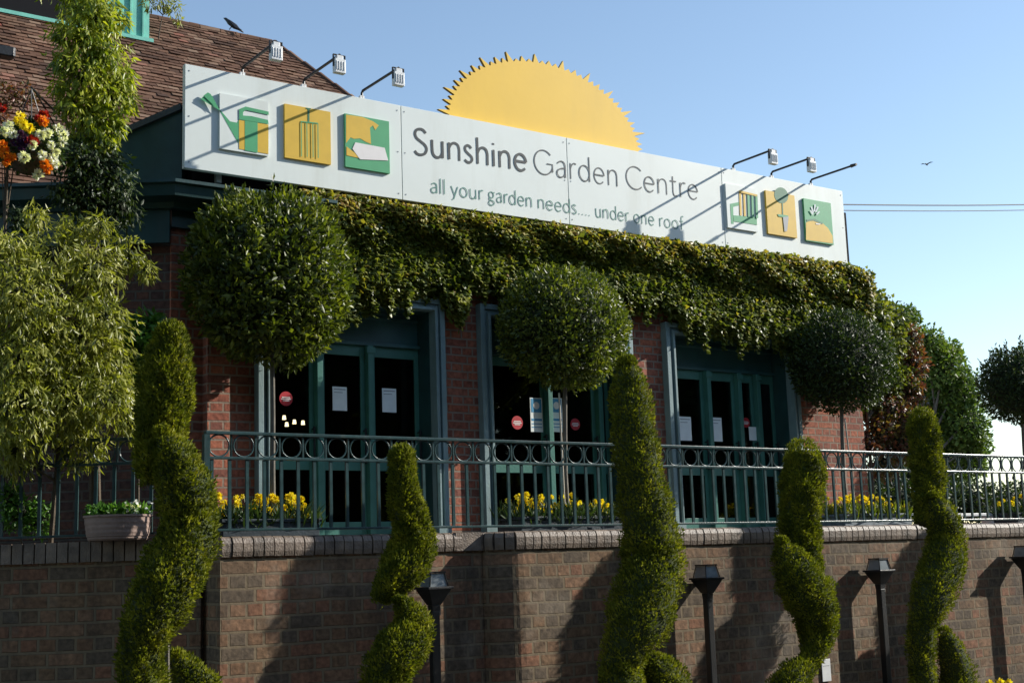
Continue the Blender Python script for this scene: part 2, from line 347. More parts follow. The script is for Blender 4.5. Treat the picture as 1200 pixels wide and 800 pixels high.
# ---- railings
bal = MB(); bal.box((-.011, -.008, 1.893), (.011, .008, 2.352)); balm = None
ringV = MB(); n = 20
def ringmesh():
    r0 = .074; pts = [(r0*math.cos(2*math.pi*k/n), 0, r0*1.0*math.sin(2*math.pi*k/n)) for k in range(n+1)]
    ringV.tube(pts, .0065, 5, cap=False)
ringmesh()
def railing(name, loc, rz, x0, x1, label, post_at=()):
    global balm
    root = empty(name, loc, rz); tag(root, label, 'railing')
    t = MB(); t.box((x0, -.022, 2.520), (x1, .022, 2.542)); t.build('top_rail', M['rail'], root, bevel=.004)
    t = MB(); t.box((x0, -.016, 2.354), (x1, .016, 2.372)); t.build('middle_rail', M['rail'], root, bevel=.003)
    t = MB(); t.box((x0, -.016, 1.875), (x1, .016, 1.892)); t.build('bottom_rail', M['rail'], root, bevel=.003)
    fb = bal.build('baluster', M['rail'], root); x = x0+.05; fb.location = (x, 0, 0); x += .127
    while x < x1:
        o = fb.copy(); COL.objects.link(o); o.location = (x, 0, 0); x += .127*rs.uniform(.99, 1.01)
    fr = ringV.build('ring', M['rail'], root, smooth=True); x = x0+.1; fr.location = (x, 0, 2.446); x += .178
    st = MB(); st.box((-.006, -.007, 2.373), (.006, .007, 2.519)); st = st.build('spacer_bar', M['rail'], root); st.location = (x-.089, 0, 0)
    while x < x1:
        o = fr.copy(); COL.objects.link(o); o.location = (x, 0, 2.446); sb_ = st.copy(); COL.objects.link(sb_); sb_.location = (x-.089, 0, 0); x += .178
    for px_ in post_at:
        p = MB(); p.box((px_-.02, -.02, COPE), (px_+.02, .02, 2.519)); p.build('post', M['rail'], root)
    return root
railing('railing', (3.53, YR, 0), 0, 0, 11.7, 'teal iron railing with a band of rings on the sunlit front wall', (.01,))
railing('side_railing', (e0[0]-.05, e0[1]+.1, 0), math.atan2(-UL[1], -UL[0]), -6, 0, 'teal iron railing on the shaded wall at left in front of the shrub', (-.01,))

# ================================================================= BUILDING
X0 = atY(200, 400, YF+.1)[0]; X1 = atY(243, 500, YF)[0]; X2 = atY(1012, 500, YF)[0]; ZC = 4.42
bld = empty('garden_centre_building', (X0, YF, DECK)); tag(bld, 'red brick single storey shop with three teal glazed doorways and hipped tile roof', 'building')
BO = np.array([X0, YF, DECK])
def rel(p): return np.array(p, float)-BO
def rmb(mb): mb.V = [tuple(np.array(v)-BO) for v in mb.V]; return mb
doors = [(atY(298, 480, YF)[0], atY(517, 420, YF)[0]), (atY(559, 420, YF)[0], 0), (atY(777, 440, YF)[0], atY(933, 480, YF)[0])]
doors[1] = (doors[1][0], doors[1][0]+(doors[0][1]-doors[0][0]))
ZD = atY(510, 352, YF)[2]                                    # top of the door frames
wl = MB()
xs = [X1]+[v for d in doors for v in d]+[X2]
for i in range(0, len(xs), 2): wl.box((xs[i], YF, DECK), (xs[i+1], YF+.28, ZD))
wl.box((X1, YF, ZD), (X2, YF+.28, ZC)); wl.box((X0, YF+.10, DECK), (X1, YF+.28, ZC-.18))
wl.box((X2-.28, YF+.28, DECK), (X2, YF+7, ZC))
rmb(wl).build('front_wall', M['redbrick'], bld)
t = MB(); t.box((X0-.02, YF+.05, ZC-.18), (X1+.12, YF+.3, ZC)); rmb(t).build('pilaster_cap', M['teal'], bld)
# side (left, turned) wall: its own local frame for the brick pattern
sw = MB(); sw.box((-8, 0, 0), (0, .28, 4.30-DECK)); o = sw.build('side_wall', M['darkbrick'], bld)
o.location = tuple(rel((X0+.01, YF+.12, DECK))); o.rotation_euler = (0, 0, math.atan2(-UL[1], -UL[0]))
# cornice, chamfering round the corner
def run(prof, pts2, mb):
    """sweep profile (outward, z) along a 2d polyline, mitred; outward is to the right of travel."""
    P = [np.array(p, float) for p in pts2]; n = len(prof); V = []; F = []
    for i, p in enumerate(P):
        ts = []
        if i > 0: ts.append(unit(P[i]-P[i-1]))
        if i < len(P)-1: ts.append(unit(P[i+1]-P[i]))
        ns = [np.array([t[1], -t[0]]) for t in ts]; m = unit(sum(ns)); k = 1/max(.3, m.dot(ns[0]))
        for a, z in prof: q = p+m*a*k; V.append((q[0], q[1], z))
    for i in range(len(P)-1):
        for j in range(n): F.append((i*n+j, (i+1)*n+j, (i+1)*n+(j+1) % n, i*n+(j+1) % n))
    F.append(tuple(range(n-1, -1, -1))); F.append(tuple((len(P)-1)*n+j for j in range(n)))
    mb.add(V, F)
c2 = np.array([X0-.02, YF+.02]); L2 = c2+UL[:2]*7.5; cA = c2+np.array([.12, -.0])
cn = MB(); run([(0, 4.36), (.08, 4.36), (.10, 4.40), (.22, 4.42), (.24, 4.50), (.27, 4.51), (.27, 4.535), (0, 4.56)], [L2, c2, (atY(378, 240, YF)[0], YF)], cn)
cn.box((atY(378, 240, YF)[0]+.002, YF-.05, 4.37), (X2, YF+.02, 4.555))
rmb(cn).build('cornice', M['teal'], bld)
fa = MB(); fa.box((X0+.12, YF-.02, 4.561), (X2-.05, YF+.2, 5.30)); rmb(fa).build('parapet', M['fascia'], bld)
# cheek of the parapet on the turned side
pc = lambda u, v: hit(u, v, (X0+.02, YF+.02, 0), NL)
a1, a2, a3, a4 = pc(213, 130), pc(150, 157), pc(100, 178), pc(213, 205)
ck = MB(); base = lambda p: (p[0], p[1], 4.55)
ck.prism([base(a3), base(a4), a1, a2, a3], NL*.5); rmb(ck).build('parapet_cheek', M['teal'], bld)
lead = MB(); d_ = NL*.5; pr = NL*-.04
for (p, q) in ((a3, a2), (a2, a1)): lead.prism([p+pr, q+pr, q+pr+(0, 0, .05), p+pr+(0, 0, .05)], d_)
rmb(lead).build('lead_flashing', M['lead'], bld)
fr = MB(); run([(0, 4.10), (.03, 4.10), (.03, 4.359), (0, 4.359)], [L2, c2-(.02, 0)], fr); rmb(fr).build('side_fascia', M['teal'], bld)

# flat roof slab behind parapet
fl = MB(); fl.box((X0+.2, YF+.25, 4.2), (X2-.3, YF+7, 4.28)); rmb(fl).build('flat_roof', M['lead'], bld)

# ---- hipped tile roof
YE, ZE, PIT = YF+1.1, 4.25, R_(47)
tn = np.array([0, -math.sin(PIT), math.cos(PIT)])               # plane normal
up = np.array([0, math.cos(PIT), math.sin(PIT)])
RP = lambda u, v: hit(u, v, (0, YE, ZE), tn)
rg1 = RP(320, 52); rg0 = RP(170, 18); hp = RP(396, 106)
ridge = (rg1-np.array([0, YE, ZE])).dot(up)
def side(s):        # x of the hip at slope distance s
    sh = (hp-np.array([0, YE, ZE])).dot(up); return rg1[0]+(hp[0]-rg1[0])*(ridge-s)/(ridge-sh)
roof = empty('roof_group'); COL.objects.unlink(roof); bpy.data.objects.remove(roof)
GA, TW = .072, .118; V = []; F = []; row = 0; s = -.1
quad = [(0,3,2,1),(4,5,6,7),(0,1,5,4),(1,2,6,5),(2,3,7,6),(3,0,4,7)]
while s < ridge:
    xe = side(s); x = -.5+(TW/2 if row % 2 else 0)+rs.uniform(-.01, .01)
    while x < xe:
        j = rs.normal(0, .0035); k = rs.normal(0, .004); w_ = min(TW-.003, xe-x)
        b = np.array([x, YE, ZE])+up*(s+k)
        t0, t1 = .022+j, .006
        q = [b+tn*t0, b+tn*t0+(w_, 0, 0), b+tn*(t0+rs.normal(0, .0015)+.011)+(w_, 0, 0), b+tn*(t0+.011)]
        e = [p+up*(GA*1.5)-tn*(t0-t1) for p in q]
        vb = len(V); V += q+e; F += [(vb, vb+1, vb+2, vb+3), (vb+3, vb+2, vb+6, vb+7), (vb, vb+3, vb+7, vb+4), (vb+1, vb+5, vb+6, vb+2)]
        x += TW+rs.uniform(0, .003)
    s += GA; row += 1
rf = mesh('tiled_roof', [v-BO for v in V], F, M['tile'], bld)
# sheet beneath + far slopes
sh = MB(); B0 = np.array([-.6, YE, ZE])-up*.1; topL = np.array([-.6, YE, ZE])+up*ridge; topR = np.array([rg1[0], YE, ZE])+up*ridge; botR = np.array([side(-.1), YE, ZE])-up*.1
back = np.array([0, 2*(topL[1]-YE), 0])
sh.add([B0, botR, topR, topL, B0+back+(0, .2, 0), botR+back+(0, .2, 0)], [(0, 1, 2, 3), (3, 2, 5, 4), (1, 5, 2), (0, 3, 4)])
rmb(sh).build('roof_deck', M['tile'], bld)
rt = MB(); x = -.5
while x < rg1[0]:
    c = topR.copy(); c[0] = x; rt.tube([c+(0, 0, -.01), c+(.24, 0, rs.uniform(-.004, .004)-.005)], .055, 8); x += .25
hv = botR-topR; hl = np.linalg.norm(hv); hv /= hl; q = 0
while q < hl:
    rt.tube([topR+hv*q+(0, 0, .012), topR+hv*(q+.26)+(0, 0, -.004)], .05, 8); q += .25
rmb(rt).build('ridge_tiles', M['tile'], bld)
# ---- dormer with turquoise boarded front
dz = lambda u, v: RP(u, v)
q1 = RP(176, 50); YD = q1[1]-.02
dpt = lambda u, v: atY(u, v, YD)
xr = dpt(175, 20)[0]; xl = dpt(-40, 0)[0]; zb = q1[2]-.02
dm = MB(); dm.box((xl, YD, zb), (xr, YD+1.3, zb+.72)); rmb(dm).build('dormer', M['turq'], bld)
dw = MB(); xm = dpt(122, 20)[0]
dw.box((xl+.1, YD-.012, zb+.05), (xm, YD-.002, zb+.68)); rmb(dw).build('dormer_window', M['fascia'], bld)
sb = MB()
for k in range(4):
    xx = xm+(xr-xm)*k/3.6; sb.box((xx, YD-.022, zb+.04), (xx+.018, YD-.001, zb+.7))
sb.box((xl-.03, YD-.06, zb-.005), (xr+.03, YD-.001, zb+.035)); rmb(sb).build('dormer_trim', M['turq'], bld)
dr = MB(); dr.prism([(xl-.1, YD-.12, zb+.70), (xr+.1, YD-.12, zb+.70), ((xl+xr)/2, YD-.12, zb+1.1)], (0, 1.3, 0)); rmb(dr).build('dormer_roof', M['tile'], bld)

# ---- doorways
def doorway(xa, xb, mulls, zt_, idx):
    fw = .105; th = .075
    f = MB()
    prof_w = [(0, fw*.45, th), (fw*.45+.003, fw*.72, th*.72), (fw*.72+.003, fw, th*1.15)]
    for (a, b, d) in prof_w:
        f.box((xa+a, YF-d, DECK), (xa+b, YF+.02, zt_-a)); f.box((xb-b, YF-d, DECK), (xb-a, YF+.02, zt_-a))
        f.box((xa+b, YF-d+.003, zt_-b), (xb-b, YF+.02, zt_-a))
    f.box((xa-.01, YF-th*1.2, DECK), (xa+fw+.012, YF+.01, DECK+.11)); f.box((xb-fw-.012, YF-th*1.2, DECK), (xb+.01, YF+.01, DECK+.11))
    fo = rmb(f).build('door_frame', M['frame'], bld, bevel=.004)
    D = .30; ia, ib = xa+fw+.002, xb-fw-.002
    rv = MB(); rv.box((ia-.03, YF+.021, DECK), (ia, YF+D+.02, zt_-fw)); rv.box((ib, YF+.021, DECK), (ib+.03, YF+D+.02, zt_-fw)); rv.box((ia-.03, YF+.021, zt_-fw), (ib+.03, YF+D+.02, zt_-fw+.03))
    rmb(rv).build('reveal', M['teal'], bld)
    YDo = YF+.20; ztr = atY(430, 396, YF)[2]
    tr = MB(); tr.box((ia+.001, YDo, ztr), (ib-.001, YDo+.05, zt_-fw-.001)); tr.box((ia+.002, YDo-.02, ztr+.20), (ib-.002, YDo-.001, ztr+.225)); tr.box((ia+.001, YDo-.035, ztr-.03), (ib-.001, YDo+.04, ztr-.001))
    rmb(tr).build('transom_panel', M['teal_lit'], bld, bevel=.003)
    xsm = [ia]+list(mulls)+[ib]
    for m_ in mulls:
        p = MB(); p.box((m_-.026, YDo-.06, DECK), (m_+.026, YDo+.03, ztr-.031)); p.box((m_-.042, YDo-.07, ztr-.10), (m_+.042, YDo-.061, ztr-.045)); rmb(p).build('mullion', M['post'], bld, bevel=.004)
    for i in range(len(xsm)-1):
        l, r = xsm[i]+(.027 if i else .001), xsm[i+1]-(.027 if i < len(xsm)-2 else .001)
        d = MB(); s_ = .042
        d.box((l, YDo, DECK+.01), (l+s_, YDo+.03, ztr-.031)); d.box((r-s_, YDo, DECK+.01), (r, YDo+.03, ztr-.031))
        d.box((l+s_, YDo+.001, ztr-.12), (r-s_, YDo+.029, ztr-.032)); d.box((l+s_, YDo+.001, 2.40), (r-s_, YDo+.029, 2.50)); d.box((l+s_, YDo+.001, DECK+.011), (r-s_, YDo+.029, DECK+.16))
        do = rmb(d).build('door', M['post'] if i < 9 else M['teal'], bld, bevel=.002)
        gp = MB(); gp.box((l+s_, YDo+.012, DECK+.15), (r-s_, YDo+.018, ztr-.12)); rmb(gp).build('glass_pane', M['glassy'], do)
        hd = MB(); hd.tube([(r-.02, YDo-.04, 2.45), (r-.02, YDo-.04, 2.75)], .009, 6); hd.tube([(r-.02, YDo, 2.47), (r-.02, YDo-.04, 2.47)], .007, 6); hd.tube([(r-.02, YDo, 2.73), (r-.02, YDo-.04, 2.73)], .007, 6)
        rmb(hd).build('handle', M['black'], do)
    return YDo
YG = YF+.20
doorway(*doors[0], [atY(372, 520, YG)[0], atY(432, 520, YG)[0]], ZD, 0)
doorway(*doors[1], [atY(641, 480, YG)[0], atY(700, 480, YG)[0]], ZD, 1)
doorway(*doors[2], [atY(828, 480, YG)[0], atY(864, 480, YG)[0], atY(886, 480, YG)[0]], ZD, 2)
# dim shop room behind the glass
rm = MB(); ya, yb = YF+.45, YF+5
rm.add([(X1, ya, DECK+.01), (X2-.3, ya, DECK+.01), (X2-.3, yb, DECK+.01), (X1, yb, DECK+.01), (X1, ya, 4.1), (X2-.3, ya, 4.1), (X2-.3, yb, 4.1), (X1, yb, 4.1)],
       [(0, 1, 2, 3), (4, 7, 6, 5), (3, 2, 6, 7), (0, 3, 7, 4), (1, 5, 6, 2)])
rmb(rm).build('shop_room', M['room'], bld)
for (u, v) in ((333, 489), (345, 494), (355, 495), (336, 497)):
    p = atY(u, v, YF+2.2); s_ = MB(); s_.tube([p+(0, 0, -.02), p+(0, 0, .02)], [.02, .014], 8)
    o = s_.build('ceiling_bulb', emit('warm bulb', (1, .75, .45), 6)); tag(o, 'small glowing warm bulb inside the shop seen through the left doorway', 'light bulb', 'bulbs glowing inside the left doorway')
    o.parent = None
# shelves in the room give the panes something to see
shv = MB()
for k in range(7):
    x = X1+.6+k*1.15; shv.box((x, YF+3.2, DECK+.02), (x+.8, YF+3.6, DECK+1.2+.3*rs.rand()))
rmb(shv).build('shop_shelving', paint('shelf goods', (.10, .05, .035), .7, .6, 9, 0), bld)

# notices on the glass
def notice(u, v, w, h, mat, label, y=YG-.006, kind='notice'):
    c = atY(u, v, y); k = pxm(c); X = w*k*1.35/2; Z = h*k/2
    root = MB(); root.box((-X, -.003, -Z), (X, 0, Z)); o = root.build('paper_notice', mat); o.location = tuple(c); return o, X, Z
for (u, v, lb) in ((398, 467, 'white paper notice on the left pane of the left doorway'), (456, 469, 'pale blue white paper notice on the right pane of the left doorway'),
                   (803, 502, 'white paper notice at far left of the right doorway'), (839, 503, 'white paper notice on the second pane of the right doorway')):
    o, X, Z = notice(u, v, 14, 28, M['paper'], lb); tag(o, lb, 'notice', 'paper notices on the doors')
    tb = MB(); tb.box((-X*.8, -.0045, Z*.75), (X*.8, -.0032, Z*.82)); tb.box((-X*.8, -.0045, Z*.5), (X*.4, -.0032, Z*.55)); tb.build('printed_lines', M['signedge'], o)
o, X, Z = notice(883, 508, 11, 16, M['paper'], ''); tag(o, 'small pale notice low on the right end of the right doorway', 'notice', 'paper notices on the doors')
for (u, v, lb) in ((628.5, 486, 'blue and white poster left of the post in the middle doorway'), (652, 486, 'blue and white poster right of the post in the middle doorway')):
    o, X, Z = notice(u, v, 13, 40, M['paper'], lb); o.name = 'poster'; tag(o, lb, 'poster', 'blue posters in the middle doorway')
    b1 = MB()
    for (z0, z1) in ((.15, .95), (-.35, -.22), (-.55, -.5), (-.75, -.7)): b1.box((-X*.85, -.0045, Z*z0), (X*.85, -.0032, Z*z1))
    b1.build('blue_print', M['blue'], o)
    b2 = MB(); b2.tube([(0, -.006, Z*.55), (0, -.0048, Z*.55)], Z*.22, 14); b2.build('white_emblem', M['whitef'], o)
for (u, v, r, lb) in ((335, 467, 8.5, 'red round sticker with white bar in the left doorway'), (606, 495, 8, 'red round sticker with white bar in the middle doorway left pane'),
                      (674, 497, 7, 'dim red round sticker in the middle doorway right of the posters'), (874, 495, 6, 'faded red round sticker in the right doorway')):
    c = atY(u, v, YG-.006); k = pxm(c)*r; s_ = MB(); s_.tube([(0, 0, 0), (0, -.003, 0)], k, 28)
    o = s_.build('round_sticker', M['red']); o.location = tuple(c); tag(o, lb, 'sticker', 'red round stickers on the doors')
    s_ = MB()
    for q, ww in ((.18, .62), (-.05, .75), (-.28, .5)): s_.box((-k*ww, -.0045, k*(q-.07)), (k*ww, -.0032, k*(q+.07)))
    s_.build('white_lettering', M['whitef'], o)

# ================================================================= THE SIGN
sL = atY(216.5, 140, YS)[0]; sR = atY(990, 260, YS)[0]; zT = atY(600, 149, YS)[2]; zB = atY(600, 253, YS)[2]
SO = np.array([sL, YS, zB])
sign = empty('shop_sign', tuple(SO)); tag(sign, 'long white fascia sign reading Sunshine Garden Centre with green and yellow picture tiles', 'sign')
joints = [sL]+[atY(u, 200, YS)[0] for u in (471, 665, 845)]+[sR]
for i in range(4):
    b = MB(); b.box((joints[i]+(.003 if i else 0)-sL, 0, 0), (joints[i+1]-.003-sL, .05, zT-zB)); b.build('panel', M['sign'], sign, bevel=.003)
b = MB(); b.box((.02, .051, .02), (sR-sL-.02, .09, zT-zB-.02))
for i in range(9): b.box((.3+i*.84, .09, -.05), (.34+i*.84, .15, zT-zB-.1))
b.build('backing_rails', M['signedge'], sign)
b = MB(); b.tube([(0, -.003, 0), (0, .002, 0)], .006, 8); first_screw = None
for jx in [j-sL for j in joints]:
    for sx in (-.035, .035):
        if 0 < jx+sx < sR-sL:
            for zz_ in (.05, (zT-zB)/2, zT-zB-.05):
                if first_screw is None: o = first_screw = b.build('screw', M['signedge'], sign)
                else: o = first_screw.copy(); COL.objects.link(o)
                o.location = (jx+sx, 0, zz_)
DECAL = -.0025
def smooth_pl(P, n=5):
    P = [np.array(p, float) for p in P]; out = []
    for i in range(len(P)-1):
        p0 = P[max(i-1, 0)]; p1 = P[i]; p2 = P[i+1]; p3 = P[min(i+2, len(P)-1)]
        for k in range(n):
            t = k/n; out.append(.5*((2*p1)+(p2-p0)*t+(2*p0-5*p1+4*p2-p3)*t*t+(3*p1-p0-3*p2+p3)*t**3))
    out.append(P[-1]); return out
def arc(cx, cy, rx, ry, a0, a1, n=22): return [np.array([cx+rx*math.cos(R_(a0+(a1-a0)*k/n)), cy+ry*math.sin(R_(a0+(a1-a0)*k/n))]) for k in range(n+1)]
def L_(*p): return [np.array(q, float) for q in p]
S_ = lambda *p: smooth_pl(p)
hump = ((.08, .42), (.16, .59), (.30, .67), (.44, .62), (.50, .46), (.50, .2), (.50, 0))
G = {
 'S': (.58, [S_((.50,.87),(.41,.97),(.28,1.0),(.13,.94),(.07,.79),(.13,.63),(.29,.52),(.46,.40),(.52,.25),(.45,.08),(.29,0),(.14,.02),(.04,.12))]),
 'G': (.95, [arc(.48,.5,.44,.5,42,338), L_((.62,.46),(.89,.46),(.89,.14))]),
 'C': (.80, [arc(.48,.5,.44,.5,45,315)]),
 'u': (.60, [S_((.08,.66),(.08,.4),(.10,.15),(.19,.02),(.31,0),(.43,.07),(.50,.22)), L_((.50,.66),(.50,0))]),
 'n': (.60, [L_((.08,.66),(.08,0)), S_(*hump)]), 'h': (.60, [L_((.08,1.05),(.08,0)), S_(*hump)]),
 's': (.42, [S_((.33,.57),(.25,.65),(.15,.66),(.07,.57),(.09,.44),(.20,.34),(.32,.24),(.35,.12),(.27,.01),(.15,0),(.04,.08))]),
 'i': (.18, [L_((.08,.66),(.08,0)), L_((.08,.86),(.08,.93))]),
 'e': (.60, [L_((.06,.36),(.55,.36)), arc(.305,.33,.25,.335,5,318)]),
 'a': (.54, [S_((.09,.56),(.18,.64),(.30,.67),(.41,.61),(.45,.46),(.45,.2),(.45,0)), S_((.45,.39),(.28,.37),(.12,.29),(.06,.16),(.12,.03),(.24,0),(.38,.07),(.45,.17))]),
 'r': (.36, [L_((.08,.66),(.08,0)), S_((.08,.42),(.14,.57),(.25,.67),(.36,.64))]),
 'd': (.64, [L_((.55,1.05),(.55,0)), arc(.305,.33,.25,.33,0,360)]), 'o': (.62, [arc(.31,.33,.25,.33,0,360)]),
 'g': (.58, [arc(.27,.45,.19,.21,0,360), L_((.41,.6),(.55,.65)), S_((.16,.27),(.09,.16),(.19,.08),(.40,.03),(.50,-.1),(.40,-.24),(.22,-.28),(.07,-.2),(.07,-.07),(.19,.06))]),
 't': (.38, [S_((.16,.88),(.16,.5),(.16,.15),(.23,.01),(.35,.03)), L_((.02,.66),(.34,.66))]),
 'l': (.18, [L_((.08,1.05),(.08,0))]), 'y': (.54, [L_((.03,.66),(.27,0)), L_((.51,.66),(.20,-.22),(.08,-.28))]),
 'f': (.36, [S_((.38,1.02),(.28,1.06),(.19,.98),(.17,.8),(.17,.4),(.17,0)), L_((.02,.66),(.34,.66))]), '.': (.2, [L_((.08,-.01),(.08,.07))]),
}
def ribbon(mb, pl, hw, fx, m=0):
    P = np.array(pl); T = np.gradient(P, axis=0); T = unit(T); Nn = np.stack([-T[:, 1], T[:, 0]], 1)
    V = []
    for p, n_ in zip(P, Nn): V += [fx(p+n_*hw), fx(p-n_*hw)]
    mb.add(V, [(2*i, 2*i+1, 2*i+3, 2*i+2) for i in range(len(P)-1)], m)
def word(txt, uL, uR, vbL, vbR, hpx, hw, mat, name):
    """one word between two photo columns; baseline given by its two end points, hpx the capital height"""
    A = atY(uL, vbL, YS)-SO; B = atY(uR, vbR, YS)-SO; adv = []; x = 0
    for ch in txt: adv.append(x); x += G[ch][0]+.085
    tot = x-.085-.06; H = hpx
    mb = MB(); lay = [0]
    for ch, ax in zip(txt, adv):
        for si, pl in enumerate(G[ch][1]):
            lay[0] += 1; yy = DECAL-.0004*(lay[0] % 5)
            # stroke width held constant in metres although letters are fitted to the word's width
            sx = (B[0]-A[0])/tot
            Q = [np.array([A[0]+(p[0]+ax-.04)*sx, p[1]*H]) for p in pl]
            ribbon(mb, Q, hw, lambda p: (p[0], yy, A[2]+(B[2]-A[2])*((p[0]-A[0])/(B[0]-A[0]))+p[1]))
    return mb.build(name, mat, sign)
CH = (atY(493, 151, YS)-atY(493, 181, YS))[2]
word('Sunshine', 486, 617.5, 180.5, 201, CH, .0118, M['ink'], 'lettering')
word('Garden', 626.5, 725, 202.8, 219, CH, .0064, M['ink2'], 'lettering')
word('Centre', 734.5, 818.5, 220.3, 234.5, CH*.98, .0064, M['ink2'], 'lettering')
ch2 = CH*.56
for tx, a, b in (('all', 505, 522), ('your', 529, 566), ('garden', 572.5, 624), ('needs....', 630.5, 692), ('under', 698, 737), ('one', 743, 767), ('roof', 773, 801)):
    bl = lambda u: 225.5+(u-505)*(269.5-225.5)/(801-505)
    word(tx, a, b, bl(a), bl(b), ch2, .0052, M['ink3'], 'lettering')
# ---- picture tiles (raised plates); art given in photo pixels on the plate's own face
TT = .022
def tile(corners, mat, label, arts, name='picture_tile', th=TT):
    yf = YS-th; C = [atY(u, v, yf) for u, v in corners]
    x0 = (C[0][0]+C[3][0])/2; x1 = (C[1][0]+C[2][0])/2; z1 = (C[0][2]+C[1][2])/2; z0 = (C[2][2]+C[3][2])/2
    m = MB(); m.box((x0-sL, -th, z0-zB), (x1-sL, -.0005, z1-zB)); o = m.build(name, mat, sign); o['label'] = label
    for j, (mt, poly, nm) in enumerate(arts):
        P = [atY(u, v, yf)-SO for u, v in poly]; P = [(p[0], -th-.0015-.0012*j, p[2]) for p in P]
        a = MB(); a.prism(P[::-1], (0, .0011, 0)); ao = a.build(nm, mt, o)
cr = lambda ox, oy, s: (lambda *p: [(ox+x/s, oy+y/s) for x, y in p])
A1 = cr(220, 90, 6.667)
tile([(257.5, 109.5), (314.5, 119), (314.5, 181.5), (257.5, 175.5)], M['sign'], 'white picture tile with a green watering can striped yellow', [
  (M['green'], A1((395,520),(250,265),(100,175),(150,130),(190,150),(240,245),(330,350),(385,360),(400,330)), 'spout'),
  (M['yellow'], A1((400,340),(630,375),(630,605),(400,565)), 'can_body'),
  (M['green'], A1((445,340),(545,352),(545,595),(445,577)), 'can_stripe'),
  (M['green'], A1((400,335),(400,255),(450,235),(630,275),(632,300),(450,262),(430,280),(430,305),(500,310),(625,340),(630,372)), 'can_handle'),
  (M['green'], A1((120,150),(155,125),(180,140),(175,175),(225,250)), 'rose')])
A2 = cr(320, 110, 7.275)
def bar(p, q, w): 
    p = np.array(p, float); q = np.array(q, float); d = (q-p)/np.linalg.norm(q-p); n_ = np.array([-d[1], d[0]])*w/2; return [tuple(p+n_), tuple(q+n_), tuple(q-n_), tuple(p-n_)]
tile([(333.7, 122.4), (387.8, 130.6), (387.4, 192.5), (333.7, 185)], M['yellow'], 'yellow picture tile with a thin green garden fork',
  [(M['dgreen'], A2(*bar((302,130),(302,240),16)), 'fork_shaft'), (M['dgreen'], A2(*bar((280,124),(322,130),10)), 'fork_grip'), (M['green'], A2(*bar((235,238),(382,254),9)), 'fork_bar')]+
  [(M['green'], A2(*bar((x, 242+.1*(x-235)), (x+3, 535+.1*(x-235)), 7)), 'fork_tine') for x in (238, 285, 335, 378)])
tile([(404.5, 134), (456, 141.6), (456.8, 202), (404.5, 196.6)], M['green'], 'green picture tile with a yellow hand over a white pot', [
  (M['yellow'], A2((622,178),(760,198),(850,235),(900,270),(870,310),(850,270),(825,290),(835,430),(790,410),(740,380),(690,385),(660,372),(622,420)), 'hand'),
  (M['yellow'], A2((625,450),(690,500),(740,550),(690,540),(625,525)), 'leaf'),
  (M['whitef'], A2((700,415),(950,462),(980,570),(740,560),(675,470)), 'pot')])
A4 = cr(830, 200, 7.06)
tile([(850.5, 215.6), (886.7, 221), (886.7, 271.5), (852.7, 266.6)], M['sign'], 'white picture tile with a green garden chair with yellow slatted back',
  [(M['green'], A4((180,275),(265,258),(268,285),(205,300),(210,440),(190,440)), 'chair_arm'), (M['green'], A4((205,370),(400,385),(402,450),(210,420)), 'chair_seat')]+
  [(M['yellow'] if i < 2 else M['green'], A4(*bar((262+i*33, 178+i*7), (268+i*33, 372+i*6), 17)), 'chair_slat') for i in range(5)]+[(M['yellow'], A4(*bar((250,172),(400,208),16)), 'chair_rail')])
tile([(898, 223.4), (931.3, 229), (934, 278.6), (899.4, 273.7)], M['yellow'], 'yellow picture tile with a green ball tree in a pot', [
  (M['dgreen'], [(830+(603+58*math.cos(a))/7.06, 200+(205+66*math.sin(a)+.15*58*math.cos(a))/7.06) for a in np.linspace(0, 6.28, 19)[:-1]], 'ball_tree'),
  (M['dgreen'], A4(*bar((612,265),(615,365),8)), 'stem'), (M['green'], A4((570,360),(660,372),(655,392),(580,380)), 'pot_rim'), (M['signedge'], A4((615,385),(662,380),(650,500),(628,505)), 'pot')])
tile([(942.6, 232.6), (974.5, 238.2), (976, 286.4), (944, 282.2)], M['green'], 'green picture tile with a yellow hill and white flower', [
  (M['yellow'], A4((808,430),(860,405),(940,430),(990,475),(1028,540),(1030,602),(808,572)), 'hill'), (M['dgreen'], A4((810,405),(880,398),(950,435),(940,445),(870,415),(812,420)), 'hedge'),
  (M['whitef'], A4((885,435),(930,438),(915,448),(890,445)), 'flower')]+
  [(M['paper'], A4(*bar(p, q, 12)), 'petal') for p, q in (((850,300),(868,350)), ((880,280),(875,340)), ((905,300),(885,345)), ((840,330),(862,365)), ((915,340),(890,365)))])

# ---- the sun board
YU = YS+.07
c = atY(641, 176, YU); tp = atY(628, 73, YU); le = atY(526, 133, YU); ri = atY(748, 172, YU)
cx, rr_ = (le[0]+ri[0])/2, (ri[0]-le[0])/2; cz = zT-.02; hh = tp[2]-cz
sun_o = empty('sun_board', (cx, YU, cz)); tag(sun_o, 'yellow half sun cut out board with spiky rays standing on the sign', 'sign')
poly = [(-rr_, 0)]; nt_ = 46
for k in range(nt_):
    a = math.pi-math.pi*(k+.5)/nt_; l = 1.0+(.05, .125, .045, .075)[k % 4]*rs.uniform(.8, 1.15); w2 = math.pi/nt_*.27
    for (aa, ll) in ((a+w2*1.6, 1.0), (a, l), (a-w2*1.6, 1.0)): poly.append((rr_*ll*math.cos(aa), hh*ll*math.sin(aa)))
poly.append((rr_, 0))
V = [(x, 0, z) for x, z in poly]+[(x, .03, z) for x, z in poly]; n = len(poly); ctr = len(V); V += [(0, 0, 0), (0, .03, 0)]
